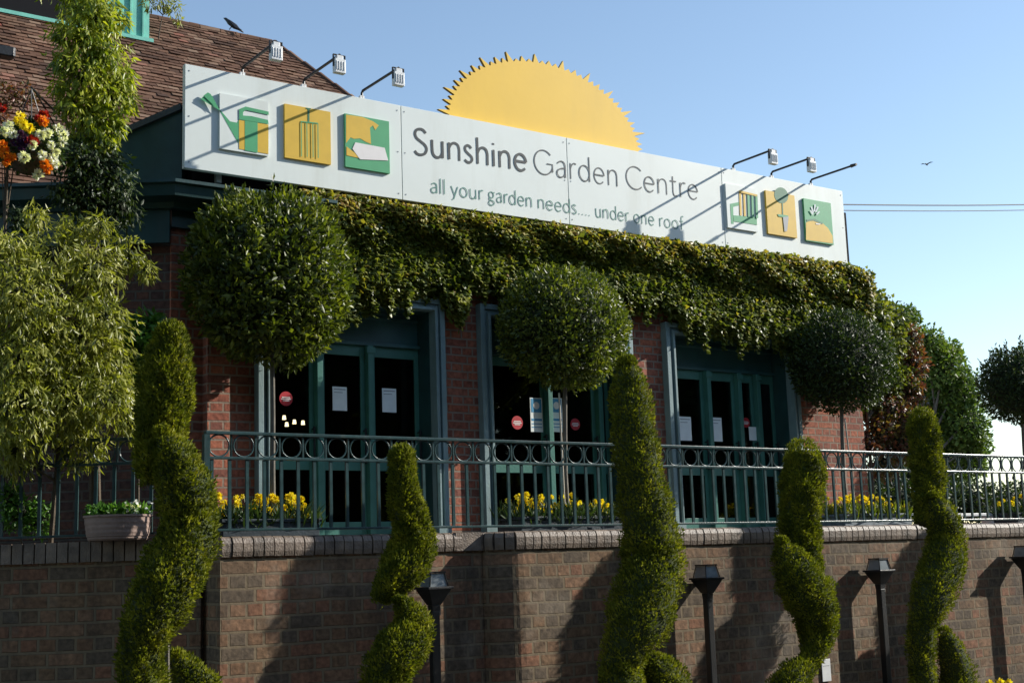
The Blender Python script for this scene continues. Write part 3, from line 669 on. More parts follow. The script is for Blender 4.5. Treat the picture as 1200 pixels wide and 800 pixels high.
F = [(ctr, i, i+1) for i in range(n-1)]+[(ctr+1, n+i+1, n+i) for i in range(n-1)]+[(i, i+n, i+n+1, i+1) for i in range(n-1)]
mesh('disc', V, F, [M['sunny'], M['sunedge']], sun_o, mi=[0]*(n-1)+[0]*(n-1)+[1]*(n-1))
br = MB()
for q in (-.6, 0, .6): br.box((q*rr_, .031, -.3), (q*rr_+.04, .10, hh*.6))
br.build('bracket', M['signedge'], sun_o)

# ---- floodlights over the sign
def flood(u, v, label, head=True, L=.52):
    b = atY(u, v, YS+.03); b[2] = zT
    root = empty('sign_floodlight', tuple(b)); tag(root, label, 'floodlight', 'floodlights on arms over the sign')
    a = MB(); a.tube([(0, 0, -.05), (0, 0, .055), (.0, -.02, .07), (0, -L, .075)], .0115, 8); a.build('arm', M['black'], root)
    s_ = MB(); s_.box((-.02, -.01, -.02), (.02, .02, .03)); s_.build('bracket', M['white'], root)
    if head:
        h = MB(); h.box((-.046, -L-.015, -.075), (.046, -L+.035, .038)); h.box((-.028, -L-.008, .0385), (.028, -L+.03, .07))
        for k in range(4): h.box((-.038+k*.022, -L-.022, -.055), (-.032+k*.022, -L-.0155, .02))
        h.build('lamp_head', M['white'], root, bevel=.012)
        g_ = MB(); g_.box((-.036, -L+.0355, -.062), (.036, -L+.039, .025)); g_.build('lens', M['lamp_glass'], root)
        y_ = MB(); y_.box((-.053, -L+.002, -.02), (-.0465, -L+.02, .072)); y_.box((.0465, -L+.002, -.02), (.053, -L+.02, .072)); y_.box((-.053, -L+.002, .0725), (.053, -L+.02, .078)); y_.build('yoke', M['black'], root)
    else:
        h = MB(); h.tube([(0, -L, .075), (0, -L-.07, .075)], [.02, .014], 8); h.build('lamp_socket', M['black'], root)
    return root
for u, v, lb, hd, L in ((284, 90, 'leftmost white floodlight on arm in front of the tile roof', 1, .62), (356, 98, 'white floodlight above the gap between fork tile and hand tile, at the roof hip', 1, .62),
                     (424, 110, 'white floodlight right of the hand tile against the sky', 1, .61), (859, 193, 'grey floodlight on arm above the garden chair tile', 1, .56),
                     (904, 204, 'white floodlight on arm above the ball tree tile', 1, .56), (950, 212, 'rightmost sign arm with bare dark tip and no lamp head', 0, .56)):
    flood(u, v, lb, bool(hd), L)

# ================================================================= IVY
def ivy():
    low = np.array([(330, 372), (400, 366), (440, 362), (470, 352), (500, 346), (518, 346), (530, 366), (541, 378), (550, 348), (575, 338), (650, 350), (740, 362), (775, 362), (795, 380), (830, 398), (907, 405), (960, 420), (1020, 440)], float)
    top = np.array([(330, 222), (365, 226), (990, 310), (1020, 322)], float)
    n = 52000; u = rs.uniform(352, 1024, n); f = rs.uniform(-.03, 1.02, n)
    # favour the far end less, since it is foreshortened
    vt = np.interp(u, top[:, 0], top[:, 1]); vb = np.interp(u, low[:, 0], low[:, 1])
    jag = 5*np.sin(u*.11)+6*np.sin(u*.29+1)+6*np.sin(u*.63+2)
    v = vt+f*(vb-vt+jag*f)
    D = np.stack([ROT @ K(a, b) for a, b in zip(u, v)]); P = EYE+D*((YF/D[:, 1]))[:, None]
    th = np.interp(f, [-.05, .05, .22, .34, .45, .62, .8, 1.02], [.22, .27, .25, .18, .15, .18, .22, .10])
    bump_ = .5+.5*np.sin(P[:, 0]*5.3+np.sin(P[:, 2]*7)*1.5)*np.sin(P[:, 2]*6+P[:, 0]*2.1)
    th = th*(.75+.35*bump_)
    dep = rs.uniform(.45, 1, n)**.7*th
    # project outwards along the view so the outline stays where it is
    k = (YF-dep)/YF; P = EYE+(P-EYE)*k[:, None]
    A = np.stack([rs.normal(0, .6, n), -np.abs(rs.normal(.6, .4, n)), rs.normal(-.7, .5, n)], 1)
    L = rs.uniform(.034, .066, n)
    mi = ((rs.rand(n) < np.interp(f, [0, .15, .35, 1], [.6, .4, .05, .02]))).astype(int)
    o = empty('ivy', (X1+1, YF-.01, ZD)); tag(o, 'dense ivy with bronze young tips climbing the brick front between sign and doorways', 'climbing plant')
    c0 = np.array(o.location)
    leaf_mesh('leaves', P-c0, A, L, L*.85, [M['ivy'], M['ivynew']], o, mi, D=np.tile([0.35, -.9, .5], (n, 1)), jit=.42)
    st = MB()
    for k_ in range(26):
        x = X1+.6+k_*.32; z0 = ZD+.25
        if x > X2-.1: break
        st.tube([np.array((x, YF-.015, z0))-c0, np.array((x+rs.uniform(-.1, .1), YF-.025, z0+.35))-c0, np.array((x+rs.uniform(-.25, .25), YF-.03, 4.5))-c0], [.012, .009, .005], 5)
    st.build('stems', M['bark'], o)
    # dense inner mat of leaves lying flat so the bricks do not glitter through
    m_ = 14000; u = rs.uniform(352, 1012, m_); f = rs.uniform(0, .93, m_); vt = np.interp(u, top[:, 0], top[:, 1]); vb = np.interp(u, low[:, 0], low[:, 1])
    D = np.stack([ROT @ K(a, b) for a, b in zip(u, vt+f*(vb-vt))]); P = EYE+D*(((YF-.03)/D[:, 1]))[:, None]
    A = np.stack([rs.normal(0, 1, m_), rs.normal(-.15, .2, m_), rs.normal(-.4, .7, m_)], 1); L = rs.uniform(.05, .08, m_)
    leaf_mesh('inner_leaves', P-c0, A, L, L*.9, M['ivy'], o)
ivy()

# ================================================================= BALL TREES + PLANTERS
def ball_tree(u, v, ru, rv, y, label, n, mat, ls, seed, stake=None, tufts=0, trunk_u=None, lean=0):
    c = atY(u, v, y); k = pxm(c); rad = (ru*k, ru*k*.74, rv*k)
    root = empty('ball_tree', (c[0], y, DECK+.02)); tag(root, label, 'tree', 'clipped ball trees along the terrace'); o = np.array(root.location)
    P, D = cloud(n, c, rad, seed, .72, 1.04, .07, 2.6)
    A = D*.45+rs.normal(0, .55, (n, 3))+(0, 0, .2); L = rs.uniform(.6, 1.25, n)*ls
    if tufts:
        tp_, tA = [], []
        for q in range(tufts):
            d = unit(np.array([rs.normal(), rs.normal(), rs.normal()+.4])); b0 = c+d*np.array(rad)*.98; ax = unit(d+np.array([0, 0, .9])); ln = rs.uniform(.05, .14)
            s_ = rs.uniform(0, 1, 9); tp_.append(b0+ax*(s_*ln)[:, None]); tA.append(ax+rs.normal(0, .45, (9, 3)))
        D = np.vstack([D]+[unit(q_) for q_ in tA]); P = np.vstack([P]+tp_); A = np.vstack([A]+tA); L = np.concatenate([L, np.full(9*tufts, ls*.95)])
    leaf_mesh('crown', P-o, A, L, L*.46, mat, root, D=D+(0, 0, .25), jit=.5)
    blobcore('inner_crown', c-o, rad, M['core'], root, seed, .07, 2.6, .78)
    tx = atY(trunk_u or u, v+rv+40, y)[0]-c[0]
    t = MB(); t.tube([(tx*.9, 0, .12), (tx, 0, .5), (tx*.8+.005, 0, .9), (0, 0, (c[2]-o[2]))], [.026, .022, .02, .018], 8)
    for q in range(6):
        a = q*1.05; t.tube([(0, 0, c[2]-o[2]-rad[2]*.75), (math.cos(a)*rad[0]*.6, math.sin(a)*rad[1]*.6, c[2]-o[2])], [.012, .006], 5)
    t.build('trunk', M['barkg'], root)
    if stake:
        (ua, va), (ub, vb) = stake; pa = atY(ua, va, y-.06)-o; pb = atY(ub, vb, y-.06)-o
        s_ = MB(); s_.tube([pa, pb], .008, 6); s_.build('stake', M['cane'], root)
    return c
YT = 9.22
balls = [
 ball_tree(318, 326, 97, 101, YT, 'largest clipped bay ball tree in front of the left doorway with loose bright tips', 14000, M['bay'], .062, 3, None, 130, 319),
 ball_tree(662, 385, 82, 71, YT, 'clipped bay ball tree in front of the middle doorway with white stake', 13000, M['bay'], .048, 11, ((655, 460), (662, 600)), 30, 660),
 ball_tree(985, 424, 70, 58, YT, 'dark clipped ball tree at the right end of the ivy', 12000, M['bay2'], .045, 17, ((990, 490), (1003, 600)), 14, 986),
 ball_tree(1196, 452, 57, 44, YT, 'dark ball tree cut by the right edge standing against the sky', 9000, M['bay2'], .045, 23, None, 50, 1200)]
def planter(ua, ub, label, mat, nb, seed, y=YT-.05):
    xa = atY(ua, 600, y)[0]; xb = atY(ub, 600, y)[0]; cx = (xa+xb)/2; hw = (xb-xa)/2
    root = empty('planter', (cx, y, DECK)); tag(root, label+' planter holding yellow flowers', 'planter', 'planters on the terrace'); zt2 = .13
    m = MB(); m.box((-hw, -.17, 0), (hw, -.15, zt2)); m.box((-hw, .15, 0), (hw, .17, zt2)); m.box((-hw, -.149, 0), (-hw+.02, .149, zt2)); m.box((hw-.02, -.149, 0), (hw, .149, zt2)); m.build('box', mat, root, bevel=.004)
    m = MB(); m.box((-hw-.015, -.185, zt2+.001), (hw+.015, -.145, zt2+.025)); m.box((-hw-.015, .145, zt2+.001), (hw+.015, .185, zt2+.025)); m.box((-hw-.015, -.144, zt2+.001), (-hw+.025, .144, zt2+.025)); m.box((hw-.025, -.144, zt2+.001), (hw+.015, .144, zt2+.025)); m.build('rim', mat, root, bevel=.004)
    m = MB(); m.box((-hw+.021, -.149, .02), (hw-.021, .149, zt2-.02)); m.build('soil', M['soil'], root)
    fl = empty('flower_clump', (cx, y, DECK+.11)); tag(fl, label.replace('under', 'flowers blooming under') if 0 else 'yellow spring flowers in the '+label+' planter', 'flowers', 'yellow flowers in the planters')
    n = int(1100*hw*2); P = np.stack([rs.uniform(-hw-.02, hw+.02, n), rs.uniform(-.2, .16, n), rs.uniform(-.04, .05, n)], 1); A = np.stack([rs.normal(0, .55, n), rs.normal(0, .55, n), np.ones(n)], 1)
    leaf_mesh('foliage', P, A, rs.uniform(.07, .20, n), .018, M['shade'] if seed != 5 else M['bay'], fl)
    q = 26; Dp = unit(rs.normal(size=(q, 3))); bm_ = leaf_mesh('bloom', Dp*.006, Dp*.8+np.array([0, 0, .35]), .036, .028, M['petaly'], fl)
    first = bm_; 
    for i in range(nb):
        o = first if i == 0 else first.copy()
        if i: COL.objects.link(o)
        o.location = (rs.uniform(-hw+.03, hw-.03), rs.uniform(-.13, .13), rs.uniform(.05, .22)); o.scale = (rs.uniform(.45, .95),)*3; o.rotation_euler = (rs.uniform(-.4, .4), rs.uniform(-.4, .4), rs.uniform(0, 6))
        if rs.rand() < .15 and i:
            o.data = first.data if i < 2 else o.data
planter(250, 362, 'dark blue grey left', M['planter'], 64, 3)
planter(596, 716, 'long dark middle', M['planter'], 80, 4)
planter(974, 1052, 'weathered pale right', M['planter2'], 64, 5)
planter(1176, 1250, 'dark far right', M['planter'], 40, 6)

# ================================================================= SPIRALS
def spiral(path, label, seed, coil=None, stem=None, group='clipped spiral conifers in front of the wall', y=7.75, dx=0, n=17000):
    def place(pl):
        P = []; Rr = []
        for u, v, r in pl:
            p = atY(u, v, y); P.append(p); Rr.append(r*pxm(p))
        P = np.array(P); Rr = np.array(Rr); cxm = P[:, 0].mean()
        # the body winds round its stem: nearest the viewer while it crosses it
        dxs = np.gradient(P[:, 0]); off = -np.sign(dxs)*0
        amp = np.clip(np.abs(dxs)/(.10+Rr), 0, 1)*Rr*.7
        w_ = EYE+(P-EYE)*((y-amp)/y)[:, None]; return w_, Rr*((y-amp)/y)
    B, Rr = place(path); base = np.array([B[:, 0].mean(), y, 0.0])
    root = empty('spiral_conifer', tuple(base+(dx, 0, 0))); tag(root, label, 'topiary', group)
    def body(B, Rr, n, seed, nm):
        n = int(n*1.5)
        S = np.array(smooth_pl([np.append(b, r) for b, r in zip(B, Rr)], 8)); C = S[:, :3]; Ra = S[:, 3]*.85
        T = unit(np.gradient(C, axis=0)); L = np.concatenate([[0], np.cumsum(np.linalg.norm(np.diff(C, axis=0), axis=1))])
        q = rs.uniform(0, 1, n); wgt = np.cumsum(Ra*np.gradient(L)); wgt /= wgt[-1]
        i = np.clip(np.searchsorted(wgt, q), 0, len(C)-1)
        d = unit(rs.normal(size=(n, 3))); d = unit(d-T[i]*(np.sum(d*T[i], 1))[:, None]*.97)
        top = rs.rand(n) < .05
        P0 = C[i]+d*Ra[i][:, None]; ph = C[i]*9; bumps = 1+.11*np.sin(ph[:, 0]*1.3+d[:, 0]*5+seed)*np.sin(ph[:, 2]*1.7+d[:, 1]*4)+.06*np.sin(ph[:, 2]*4+d[:, 0]*9)
        rr = Ra[i]*bumps*(1+.10*np.sin(P0[:, 0]*23+1)*np.sin(P0[:, 1]*25)*np.sin(P0[:, 2]*21+seed))*rs.uniform(.80, 1.03, n)
        P = C[i]+d*rr[:, None]+T[i]*rs.normal(0, .01, (n, 1))
        cap = top; P[cap] = C[0]+unit(np.stack([rs.normal(size=cap.sum()), rs.normal(size=cap.sum()), np.abs(rs.normal(size=cap.sum()))], 1))*Ra[0]*rs.uniform(.7, 1.05, (cap.sum(), 1)); d[cap] = unit(P[cap]-C[0])
        A = d*.55+rs.normal(0, .38, (n, 3))+(0, 0, .6); Ln = rs.uniform(.014, .036, n)
        leaf_mesh(nm, P-base, A, Ln, Ln*.45, M['thuja'], root, D=d, jit=.38)
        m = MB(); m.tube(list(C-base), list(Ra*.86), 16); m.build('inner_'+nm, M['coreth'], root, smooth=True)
    body(B, Rr, n, seed, 'spiral_foliage')
    for coil in (coil or []):
        b2, r2 = place(coil); big = len(coil) > 6; q_ = .982 if big else 1.012; b2, r2 = EYE+(b2-EYE)*q_, r2*q_; body(b2, r2, int(n*(1.1 if big else .3)), seed+1, 'lower_coil')
    us, vs = stem; p = atY(us, vs, y)-base
    t = MB(); t.tube([(p[0]+.02, 0, 0), (p[0], 0, p[2]-.02), (p[0]-.01, 0, p[2]+.9)], [.022, .016, .008], 8); t.build('stem', M['barkg'], root)
    pt = MB(); pr_ = [(.17, 0), (.2, .1), (.23, .3), (.25, .34), (.25, .38), (.22, .38), (.21, .33)]; nn = 24
    V = [(p[0]+r*math.cos(2*math.pi*k/nn), r*math.sin(2*math.pi*k/nn), z) for r, z in pr_ for k in range(nn)]
    pt.add(V, [(j*nn+k, j*nn+(k+1) % nn, (j+1)*nn+(k+1) % nn, (j+1)*nn+k) for j in range(len(pr_)-1) for k in range(nn)]+[tuple(range(nn))]); pt.build('pot', M['terra'], root, smooth=True)
    return root
s1 = spiral([(200,394,20),(198,418,30),(193,465,36),(190,505,34),(181,540,26),(178,568,14)],
  'biggest spiral clipped conifer at far left in front of the dark side wall', 1, [[(190,508,10),(204,536,28),(216,572,36),(221,605,37),(218,640,41),(198,682,44),(178,722,38),(166,760,32),(166,800,30),(178,850,34)],
  [(206,770,10),(218,786,20),(234,812,30),(225,870,36)]], (196, 790), n=13000)
s2 = spiral([(471,536,17),(471,556,18),(475,585,21),(482,615,26),(485,643,29),(472,668,29),(454,688,20),(444,704,10)],
  'smaller double twisted spiral conifer in front of the wall shadow below the left doorway', 2, [[(468,706,7),(477,716,17),(485,736,25),(470,760,33),(452,790,32),(458,830,34),(480,880,36)]], (472, 705), n=11000)
s3 = spiral([(735,428,12),(737,448,23),(741,490,29),(746,530,31),(752,570,33),(759,612,38),(765,650,41),(760,690,45),(748,727,44),(734,757,32),(728,785,30),(730,820,34),(745,870,36)],
  'tallest spiral conifer with pointed top in front of the middle and right doorways', 3, [[(754,770,8),(768,782,20),(786,812,32),(785,880,36)]], (749, 790), n=22000)
s4 = spiral([(941,534,24),(942,556,28),(939,595,28),(936,625,28),(946,652,20),(958,668,10)],
  'flat topped spiral conifer second from the right between the two right hand lamp posts', 4, [[(916,636,8),(924,655,22),(938,682,32),(952,708,33),(958,732,28),(956,757,19),(946,778,14),(930,796,24),(918,830,34)]], (940, 760), n=12000)
s5 = spiral([(1081,492,17),(1083,512,20),(1087,550,21),(1089,588,20),(1084,614,12)],
  'slim spiral conifer at far right beside the rightmost visible lamp post', 5, [[(1093,584,8),(1102,602,20),(1109,632,26),(1106,662,28),(1092,698,27),(1081,732,20),(1079,765,18),(1082,800,18),(1086,850,20)],
  [(1106,742,9),(1114,762,19),(1122,800,27),(1120,850,34)]], (1093, 770), n=10000)
# the next one of the row stands just outside the picture; its shade falls on the wall
def copy_tree(o, parent=None):
    c = o.copy(); COL.objects.link(c); c.parent = parent
    for ch in [k for k in bpy.data.objects if k.parent == o]: copy_tree(ch, c)
    return c
s6 = copy_tree(s4); s6.location.x += 3.05+.55; s6['label'] = 'spiral conifer beyond the right edge of the picture'

# ================================================================= WALL LAMPS
def lamp(u, v, label, y=None, s=1.0):
    y = y or YB-.13
    c = atY(u, v, y); root = empty('lamp_post', (c[0], y, 0)); tag(root, label, 'lamp post', 'black square lamp posts along the wall'); z = c[2]
    p = MB(); p.box((-.03, -.03, 0), (.03, .03, z-.16)); p.box((-.045, -.045, 0), (.045, .045, .25)); p.build('post', M['black'], root, bevel=.006)
    def frust(m, z0, a0, z1, a1): m.add([(sx*a, sy*a, zz) for zz, a in ((z0, a0), (z1, a1)) for sx, sy in ((-1,-1),(1,-1),(1,1),(-1,1))], [(0,3,2,1),(4,5,6,7),(0,1,5,4),(1,2,6,5),(2,3,7,6),(3,0,4,7)])
    h = MB(); frust(h, z-.21, .036, z-.15, .042); frust(h, z-.149, .046, z-.015, .115); h.box((-.128, -.128, z-.014), (.128, .128, z+.006)); h.build('lamp_head', M['black'], root, bevel=.003)
    f = MB()
    for sx, sy in ((-1,-1),(1,-1),(1,1),(-1,1)): f.tube([(sx*.095, sy*.095, z+.006), (sx*.07, sy*.07, z+.125)], .006, 5)
    f.box((-.08, -.08, z+.124), (.08, .08, z+.138)); f.build('lantern_frame', M['black'], root)
    g_ = MB(); frust(g_, z+.008, .088, z+.122, .066); g_.build('lantern_glass', M['frost'], root)
    c_ = MB(); c_.box((.034, -.03, z-.24), (.05, -.01, z-.17)); c_.build('clip', M['barkg'], root)
    for ch in [k for k in bpy.data.objects if k.parent == root and k.name.split('.')[0] not in ('post',)]:
        ch.scale = (.8, .8, .8); ch.location = (0, 0, z*.2)
    return root
lamp(828, 677, 'black lamp post between the tallest spiral conifer and the flat topped one')
lamp(1030, 668, 'black lamp post between the flat topped spiral conifer and the slim one')
lamp(508, 688, 'black lamp post in shadow beside the double twisted spiral conifer', YB-.13)
lamp(1200, 652, 'black lamp post cut by the right edge of the picture')
pl = atY(968, 784, YB-.01); m = MB(); m.box((-.055, -.005, -.1), (.055, 0, .09)); o = m.build('wall_plate', M['white'], bevel=.003); o.location = tuple(pl); tag(o, 'small white plate low on the wall beside the flat topped spiral conifer', 'plate')
m = MB(); m.box((-.04, -.006, .03), (.04, -.0052, .035)); m.build('plate_line', M['signedge'], o)

# ================================================================= LEFT PLANTING
def shrub(name, label, cat, lumps, mat, leaf, asp, y, n, droop, seed, base_uv, core=True, group=None, trunkm='bark', corem='core', zb_=None, ck=.52, amp=.22):
    """lumps: (u, v, r px, extra depth)"""
    bx = atY(base_uv[0], base_uv[1], y); zb_ = DECK if zb_ is None else zb_
    root = empty(name, (bx[0], y, zb_)); tag(root, label, cat, group); o = np.array(root.location)
    tot = sum(l[2]**2 for l in lumps); PP = []; AA = []; DD_ = []; t = MB()
    cs = np.array([atY(l[0], l[1], y+l[3])-o for l in lumps]); hgt = cs[:, 2].max()*.85; mid = cs.mean(0)
    tk = lambda h: np.array([mid[0]*min(1, (h/max(.1, hgt)))**1.5, mid[1]*min(1, h/max(.1, hgt)), h])
    rt_ = np.clip(hgt*.010, .006, .12); t.tube([tk(h) for h in np.linspace(0, hgt, 6)], list(np.linspace(rt_, rt_*.35, 6)), 7)
    for i, (u, v, r, dy) in enumerate(lumps):
        c = atY(u, v, y+dy); R = r*pxm(c); k = int(n*r*r/tot); P, D = cloud(k, c, (R, R*.9, R), seed+i, .45, 1.12, amp, 3.4)
        PP.append(P-o); AA.append(D*.6+rs.normal(0, .6, (k, 3))+(0, 0, -droop)); DD_.append(D)
        cc = c-o; b0 = tk(min(hgt, cc[2]*.7)); mm = (b0+cc)/2+np.array([0, 0, -.05*R])
        t.tube([b0, mm, cc], [R*.07, R*.05, R*.02], 6)
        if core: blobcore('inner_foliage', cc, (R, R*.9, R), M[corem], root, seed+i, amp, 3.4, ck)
    P = np.vstack(PP); A = np.vstack(AA); L = rs.uniform(.6, 1.3, len(P))*leaf
    leaf_mesh('crown', P, A, L, L*asp, mat, root, D=np.vstack(DD_)+(0, -.2, .4), jit=.6); t.build('trunk', M[trunkm], root)
    return root
shrub('bamboo_shrub', 'large drooping pale olive leaved shrub behind the side railing at left', 'shrub',
  [(20, 345, 46, -0.48), (60, 300, 28, -0.42), (85, 272, 18, -0.36), (118, 264, 13, -0.48), (108, 318, 34, -0.42), (150, 300, 20, -0.36), (172, 316, 11, -0.48), (30, 410, 52, -0.42), (85, 395, 50, -0.36), (122, 375, 28, -0.48), (20, 475, 46, -0.42), (75, 470, 46, -0.36), (125, 462, 34, -0.48), (152, 498, 18, -0.12), (42, 252, 13, -0.36), (95, 520, 26, -0.18), (15, 530, 26, -0.12), (135, 425, 24, -0.36), (5, 290, 18, -0.48)],
  M['bamboo'], .066, .24, 9.5, 17000, .95, 40, (60, 600), ck=.3, amp=.5)
shrub('laurel_shrub', 'bright broad leaved green shrub between the drooping shrub and the biggest spiral', 'shrub',
  [(165,390,20,0),(160,420,22,.1),(150,450,18,.1),(178,376,9,0)], M['fresh'], .06, .5, 9.2, 1500, .3, 80, (162, 600))
shrub('golden_climber', 'tall bright yellow green climber hanging down in front of the tile roof', 'climbing plant',
  [(98,-20,36,.1),(112,18,30,0),(98,50,30,0),(122,70,26,0),(98,95,28,0),(128,112,24,0),(104,135,24,0),(122,150,18,0),(96,165,15,0),(74,36,13,0),(72,74,12,0),(140,24,11,0),(152,120,9,0),(84,120,17,0),(146,92,12,0),(140,142,10,0),(112,178,12,0),(92,188,12,-.05),(125,172,11,0),(108,205,8,0),(66,100,7,0)],
  M['gold'], .07, .30, 9.5, 7000, 1.3, 120, (112, 500), ck=.2, amp=.55)
shrub('twiggy_climber', 'sparse pale twigs of a climber beside the turquoise dormer', 'climbing plant',
  [(190,-4,14,0),(176,2,10,0),(204,8,9,0),(208,24,5,0)], M['bamboo'], .05, .25, 11.0, 420, .9, 160, (186, 46), core=False, zb_=float(atY(186, 46, 11.0)[2]))
shrub('evergreen_climber', 'dull dark evergreen climber in shade under the golden climber', 'climbing plant',
  [(105,190,30,0),(88,178,16,0),(130,188,18,0),(95,212,26,0),(130,215,30,0),(100,235,28,0),(140,245,24,0),(75,225,18,0),(120,262,20,0),(20,255,14,0),(30,270,16,0)], M['bay2'], .05, .42, 9.42, 3300, .9, 180, (118, 500), ck=.35, amp=.4)
# terracotta bowl on the corner + its plants
def bowl(u0, u1, v0, v1, y, label):
    c = atY((u0+u1)/2, v1, y); k = pxm(c); R = (u1-u0)/2*k; H = (v1-v0)*k
    root = empty('plant_bowl', (c[0], y, COPE)); tag(root, label, 'plant pot'); m = MB(); nn = 36
    pr_ = [(.0, 0), (.86, 0), (.90, .06), (.90, .14), (.93, .16)]+[(.93+.012*(i % 2)+.01*i, .2+.1*i) for i in range(7)]+[(1.0, .9), (1.04, .92), (1.04, 1.0), (.94, 1.0), (.92, .85), (0, .85)]
    V = [(R*r*math.cos(2*math.pi*q/nn), R*r*math.sin(2*math.pi*q/nn), H*z) for r, z in pr_ for q in range(nn)]
    m.add(V, [(j*nn+q, j*nn+(q+1) % nn, (j+1)*nn+(q+1) % nn, (j+1)*nn+q) for j in range(len(pr_)-1) for q in range(nn)]); m.build('bowl', M['terra'], root, smooth=False)
    return c, R, H
c, R, H = bowl(100, 176, 600, 629, 8.98, 'pale ribbed terracotta bowl on the corner of the side wall')
fb = empty('bowl_plants', (c[0], c[1], COPE+H*.85)); tag(fb, 'variegated leafy plants growing in the terracotta bowl', 'plant')
n = 700; P = np.stack([rs.uniform(-R*.85, R*.85, n), rs.uniform(-R*.5, R*.5, n), rs.uniform(0, .07, n)], 1); leaf_mesh('leaves', P, rs.normal(0, .6, (n, 3))+(0, 0, .6), rs.uniform(.03, .07, n), .03, M['fresh'], fb)
n = 90; P = np.stack([rs.uniform(R*.1, R*.85, n), rs.uniform(-R*.6, 0, n), rs.uniform(.02, .11, n)], 1); leaf_mesh('white_flowers', P, rs.normal(0, 1, (n, 3)), .03, .026, M['petalw'], fb)
shrub('round_pot_plant', 'low fresh green plant behind the side railing at the left edge', 'plant', [(20,598,22,0),(45,608,18,0),(5,585,18,0)], M['fresh'], .045, .5, 9.6, 1200, .1, 200, (25, 625))
# hanging basket
bc = atY(35, 172, 9.25); k = pxm(bc)
hb = empty('hanging_basket', tuple(bc)); tag(hb, 'hanging basket full of white orange yellow red and purple flowers at top left', 'hanging basket')
m = MB(); nn = 20; R = 40*k
V = [(R*.75*math.sin(a)*math.cos(2*math.pi*q/nn), R*.75*math.sin(a)*math.sin(2*math.pi*q/nn), -R*.85*math.cos(a)) for a in np.linspace(.02, 1.5, 7) for q in range(nn)]
m.add(V, [(j*nn+q, j*nn+(q+1) % nn, (j+1)*nn+(q+1) % nn, (j+1)*nn+q) for j in range(6) for q in range(nn)]); m.build('basket', M['bark'], hb, smooth=True)
m = MB()
for a in (.3, 2.4, 4.5): m.tube([(R*.7*math.cos(a), R*.7*math.sin(a), 0), (0, 0, .42)], .004, 5)
m.build('chains', M['black'], hb)
P, D = cloud(1700, (0, 0, 0), (R*1.0, R*.9, R*.75), 5, .6, 1.0, .15); leaf_mesh('basket_foliage', P, D+rs.normal(0, .5, (1700, 3)), .05, .025, M['shade'], hb)
def blooms(us, mat, nm, s):
    Dp = unit(rs.normal(size=(40, 3))); first = None
    for (u, v, dy) in us:
        p = atY(u, v, 9.25+dy)-bc
        if first is None: first = leaf_mesh(nm, Dp*.01, Dp, s, s*.8, mat, hb); o = first
        else: o = first.copy(); COL.objects.link(o)
        o.location = tuple(p); o.rotation_euler = (rs.uniform(0, 3), 0, rs.uniform(0, 6)); o.scale = (rs.uniform(.85, 1.25),)*3
blooms([(68,152,-.2),(72,166,-.2),(66,178,-.2),(60,170,-.25),(56,156,-.25),(62,186,-.2),(5,154,-.25),(10,148,-.25),(50,182,-.25),(38,170,-.3),(66,192,-.18),(45,205,-.15),(28,184,-.3),(16,158,-.3),(48,158,-.28),(74,158,-.15)], M['petalw'], 'white_bloom', .030)
blooms([(22,142,-.2),(28,146,-.25),(24,136,-.15),(34,150,-.2)], M['petaly'], 'yellow_bloom', .030)
blooms([(5,180,-.25),(8,190,-.2),(14,184,-.25),(52,192,-.22),(56,198,-.2),(50,142,-.2),(3,172,-.2)], M['petalo'], 'orange_bloom', .030)
blooms([(45,140,-.2),(52,136,-.15),(40,166,-.28),(34,164,-.3),(2,126,-.1)], M['petalr'], 'red_bloom', .030)
blooms([(24,160,-.3),(30,166,-.3),(18,166,-.28),(26,172,-.28)], M['petalp'], 'purple_bloom', .030)
# bracket that carries the basket, fixed to the turned wall
wp = np.array(hit(20, 120, (X0+.01, YF+.12, 0), NL)); tipb = bc+(0, 0, .42)
br_ = empty('basket_bracket', tuple(wp)); tag(br_, 'black iron wall bracket holding the hanging basket', 'bracket'); m = MB()
foot = tipb+NL*((wp-tipb).dot(NL)); m.tube([foot-wp, tipb-wp+(0, 0, .01)], .008, 6); m.tube([foot-wp-(0, 0, .25), tipb-wp-NL*-.1+(0, 0, .0)], .006, 6); m.build('arm', M['black'], br_)
m = MB(); m.tube([foot-wp+(0, 0, .03), foot-wp-(0, 0, .3)], .012, 6); m.build('wall_bar', M['black'], br_)
# red leaved sprig over the basket
shrub('red_leaved_climber', 'dark red leaved climber above the hanging basket', 'climbing plant', [(5,112,14,0),(28,112,14,0),(0,132,10,0)], M['copper'], .035, .5, 9.4, 520, .2, 210, (5, 215), core=False)
# small black floodlight at the left edge
p = atY(4, 62, 9.5); fo = empty('wall_floodlight', tuple(p)); tag(fo, 'small black floodlight at the left edge in front of the roof', 'floodlight')
m = MB(); m.box((-.10, -.05, -.035), (.065, .05, .04)); m.build('lamp_body', M['black'], fo, bevel=.008); m = MB(); m.tube([(-.03, 0, -.03), (-.03, .02, -.3), (-.03, .1, -.8)], .01, 6); m.build('stem', M['black'], fo); m = MB(); m.box((.0655, -.045, -.03), (.071, .045, .035)); m.build('rim', M['signedge'], fo)

